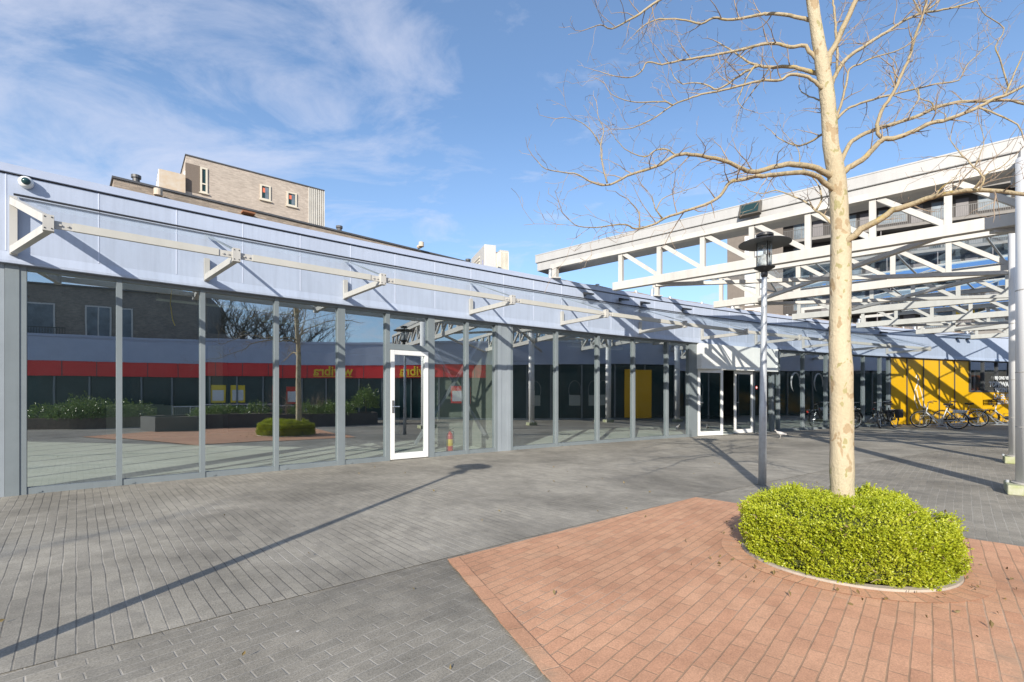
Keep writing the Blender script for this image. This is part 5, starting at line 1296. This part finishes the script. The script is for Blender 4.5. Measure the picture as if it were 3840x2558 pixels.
# white oval stickers on the eastern windows
for yy in (8.2, 9.4, 10.5):
    s = sAtY(yy); q = MB(); q.tube([QF(s + .32 * math.cos(t), .15, 1.55 + .5 * math.sin(t)) for t in np.linspace(-.5, 3.9, 14)], .010, 6); q.build('window_sticker', M['stickergrey'], opp)
    q = MB(); qbox(q, s - .3, s + .3, .148, .156, .75, 1.3); q.build('poster_sheet', M['interior_mid'], opp)
wing = thing('passage_wing', 'far shop wing with blue fascia beyond the passage, outside the picture on the right', 'building', (28, 19, 0))
WPt = [V((20.5, 11.2)), V((24, 14.6)), V((29, 18.8)), V((37, 24.0))]
for i in range(3):
    a = WPt[i]; d = (WPt[i + 1] - a); ln = d.length; d = d.normalized(); nrm = V((d.y, -d.x))
    q = MB(); q.obox(a, d * ln, nrm * 6, HG, HT); q.build('fascia', M['fascia_trim'], wing)
    q = MB(); q.obox(a + nrm * .2, d * ln, nrm * 5.6, 0, HG - .003); q.build('glazing', M['darkglass'], wing)
    for j_ in range(int(ln / 1.3)): q = MB(); q.obox(a + d * (j_ * 1.3) + nrm * .1, d * .07, nrm * .098, 0, HG - .003); q.build('mullion', M['frame'], wing)
# dark brick flats behind the opposite shops
fb = thing('brick_flats', 'dark brick flats behind the opposite shops, mirrored in the left panes', 'building', (21, -22, 0))
FP = V((23.4, -17.2)); FD = V((-.53, -.848)).normalized()
q = MB(); block(q, FP, FD, 16, 9, 0, 9.3); q.build('wall', M['brickD'], fb)
q = MB(); block(q, FP - FD * 1.2, FD, 1.19, 8, 0, 6.2); q.build('low_wing', M['brickD'], fb)
q = MB(); pbox(q, FP, FD, -.1, 16.1, -.3, .12, 9.302, 9.42); q.build('coping', M['coping'], fb)
def fwin(s0, s1, z0, z1):
    q = MB(); pbox(q, FP, FD, s0, s1, 0, .06, z0, z1); f = q.build('window', M['acwhite'], fb); q = MB(); pbox(q, FP, FD, s0 + .1, (s0 + s1) / 2 - .04, .061, .07, z0 + .1, z1 - .1); pbox(q, FP, FD, (s0 + s1) / 2 + .04, s1 - .1, .061, .07, z0 + .1, z1 - .1); q.build('glass_pane', M['pale_window'], f)
for s0, s1 in ((4.2, 5.7), (7.4, 10.6), (12.2, 13.6)): fwin(s0, s1, 5.6, 8.0)
q = MB(); pbox(q, FP, FD, 6.5, 14, 0, 1.2, 4.9, 5.1); bl_ = q.build('balcony', M['slab'], fb)
q = MB()
for i in range(50): pbox(q, FP, FD, 6.5 + i * .15, 6.53 + i * .15, 1.15, 1.18, 5.1, 6.1)
pbox(q, FP, FD, 6.5, 14, 1.13, 1.2, 6.1, 6.16); q.build('railing', M['black'], bl_)
# planters with shrubs
def shrub_leaves(blobs, n, size, mtl, parent, name='foliage'):
    q = MB()
    for (cx, cy_, cz, rx, ry, rz) in blobs:
        k = int(n * rx * ry * 2.0) + 150; d = rng.normal(0, 1, (k, 3)); d /= np.linalg.norm(d, axis=1)[:, None]; d[:, 2] = np.abs(d[:, 2]) * .9 + d[:, 2] * .1
        rad = rng.uniform(.6, 1.04, k)[:, None] * (1 + .12 * np.sin(d[:, :1] * 7 + d[:, 1:2] * 9))
        p = np.array([cx, cy_, cz]) + d * rad * np.array([rx, ry, rz]); q.add(*leaves(p, d, size, .45, .8))
    return q.build(name, mtl, parent)
def planter(lab, poly, h_, wallm, blobs, n, size, mtl):
    c = sum((V(p) for p in poly), V((0, 0))) / len(poly)
    t = thing('planter', lab, 'planter', (c.x, c.y, 0), 0, 'raised planters across the square')
    q = MB(); m_ = len(poly)
    for i in range(m_):
        a = V(poly[i]); b = V(poly[(i + 1) % m_]); d = (b - a).normalized(); nn_ = V((-d.y, d.x)); nn_ = nn_ if nn_.dot(c - a) > 0 else -nn_
        q.obox(a, b - a, nn_ * .16, 0, h_ + .0007 * i)
    q.build('wall', wallm, t)
    q = MB(); q.prism([tuple(V(p).lerp(c, .06)) for p in poly], 0, h_ - .06); q.build('soil', M['soil'], t)
    if blobs: shrub_leaves(blobs, n, size, mtl, t)
    return t
M['darkconcrete'] = mat('dark_planter', (.075, .075, .075), .8, var=.25, scale=3)
planter('brick edged planter full of glossy shrubs, mirrored in the first two panes', [(4.4, -8.2), (5.0, -5.9), (6.3, -4.4), (8.0, -5.4), (6.4, -8.8)], .42, mat('brown_palisade', (.16, .12, .09), .9, var=.3, scale=8),
        [(5.2, -6.3, .4, .5, .8, .65), (5.9, -5.4, .4, .6, .6, .75), (6.6, -5.3, .4, .7, .5, .7), (6.2, -6.6, .4, .8, .8, .95), (5.6, -5.9, .4, .6, .6, .8), (5.4, -7.5, .4, .6, .7, .6)], 900, .09, M['leafdark'])
p2 = planter('long low dark planter with laurels across the square, mirrored beside the door', [(3.6, -1.6), (6.0, .9), (8.6, 3.3), (10.0, 2.4), (9.2, -.6), (6.6, -2.8), (4.4, -3.0)], .52, M['darkconcrete'],
        [(7.0, 1.2, .5, .7, .6, .55), (7.9, 2.0, .5, .6, .6, .58), (6.1, .2, .5, .5, .5, .5), (8.6, 1.2, .5, .7, .7, .55), (5.2, -1.0, .5, .5, .6, .35), (6.4, -1.4, .5, .7, .7, .35)], 900, .085, M['leafdark'])
sh = thing('round_shrub', 'tall rounded laurel in the dark planter, mirrored inside the white door', 'shrub', (9.0, 2.6, .46)); shrub_leaves([(9.0, 2.5, .75, .62, .62, .95)], 1700, .10, M['leafdark'], sh); q = MB(); q.tube([(9.0, 2.5, .46), (9.0, 2.5, 1.2)], .03, 6); q.build('stem', M['greybark'], sh)
for i, (x_, y_, lab) in enumerate(((7.2, .2, 'twiggy bare shrub in the dark planter toward the tree'), (8.3, .9, 'twiggy bare shrub in the dark planter toward the round laurel'))):
    bs = thing('bare_shrub', lab, 'shrub', (x_, y_, .46), 0, 'bare shrubs in the planter'); q = MB(); rb = random.Random(i)
    for j_ in range(26): grow(q, V((x_, y_, .46)), V((rb.gauss(0, .35), rb.gauss(0, .35), 1)), rb.uniform(.5, 1.1), .006, 2, rb)
    q.build('stems', M['twig'], bs)
rl = thing('guard_railing', 'low silver tube railing in front of the red shop, mirrored in the third pane', 'railing', (9, -3, 0))
q = MB(); ra, rb_ = V((8.0, -5.0)), V((10.9, -.6))
for z in (.35, .8): q.tube([(ra.x, ra.y, z), (rb_.x, rb_.y, z)], .025, 8)
for i in range(9): p = ra.lerp(rb_, i / 8); q.tube([(p.x, p.y, 0), (p.x, p.y, .8)], .022, 8)
q.build('rails', M['chrome'], rl)
q = MB()
for i in range(60): p = ra.lerp(rb_, i / 59); q.tube([(p.x, p.y, .36), (p.x, p.y, .79)], .006, 5)
q.build('bar', M['chrome'], rl)
# bare trees beyond
def bare_tree(x_, y_, hgt, seed, lab, shape=1.0):
    t = thing('bare_tree', lab, 'tree', (x_, y_, 0), 0, 'bare winter trees'); rb = random.Random(seed)
    q = MB(); q.tube([(x_, y_, 0), (x_ + .05, y_, hgt * .3), (x_, y_ + .08, hgt * .6)], [hgt * .022, hgt * .016, hgt * .009], 8); q.build('trunk', M['greybark'], t, smooth=True)
    q = MB()
    def br(p, d, ln, r, lv):
        n = 4; pts = [p]; dd = d.normalized()
        for i in range(n): dd = (dd + V((rb.gauss(0, .13), rb.gauss(0, .13), rb.gauss(.05, .08)))).normalized(); pts.append(pts[-1] + dd * ln / n)
        q.tube(pts, [max(.0045, .72 * r * (1 - .7 * i / n)) for i in range(n + 1)], 4, cap=False)
        if lv == 0: return
        for i in range(1, n + 1):
            for _ in range(2 if lv > 1 else 3):
                ax = V((rb.gauss(0, 1), rb.gauss(0, 1), rb.gauss(0, .5))); br(pts[i], dd * .8 + ax * .5 + V((0, 0, .3)), ln * rb.uniform(.35, .6), r * .5, lv - 1)
    for i in range(13):
        a = i * 2.4; z = hgt * (.22 + .38 * i / 13); br(V((x_, y_, z)), V((math.cos(a), math.sin(a), .9 * shape)), hgt * .38 * (1 - .3 * i / 13), hgt * .008, 2)
    q.build('crown', M['greybark'], t); return t
bare_tree(29.5, -23.0, 11.6, 1, 'left bare tree beyond the red shop, mirrored above its roof')
bare_tree(31.0, -20.0, 12.4, 2, 'middle bare tree beyond the red shop, mirrored above its roof')
bare_tree(32.5, -17.2, 11.0, 3, 'right bare tree beyond the red shop, mirrored above its roof')
bare_tree(-10.4, -15.0, 9.5, 9, 'bare tree behind the camera that throws soft branch shadows on the pavers')
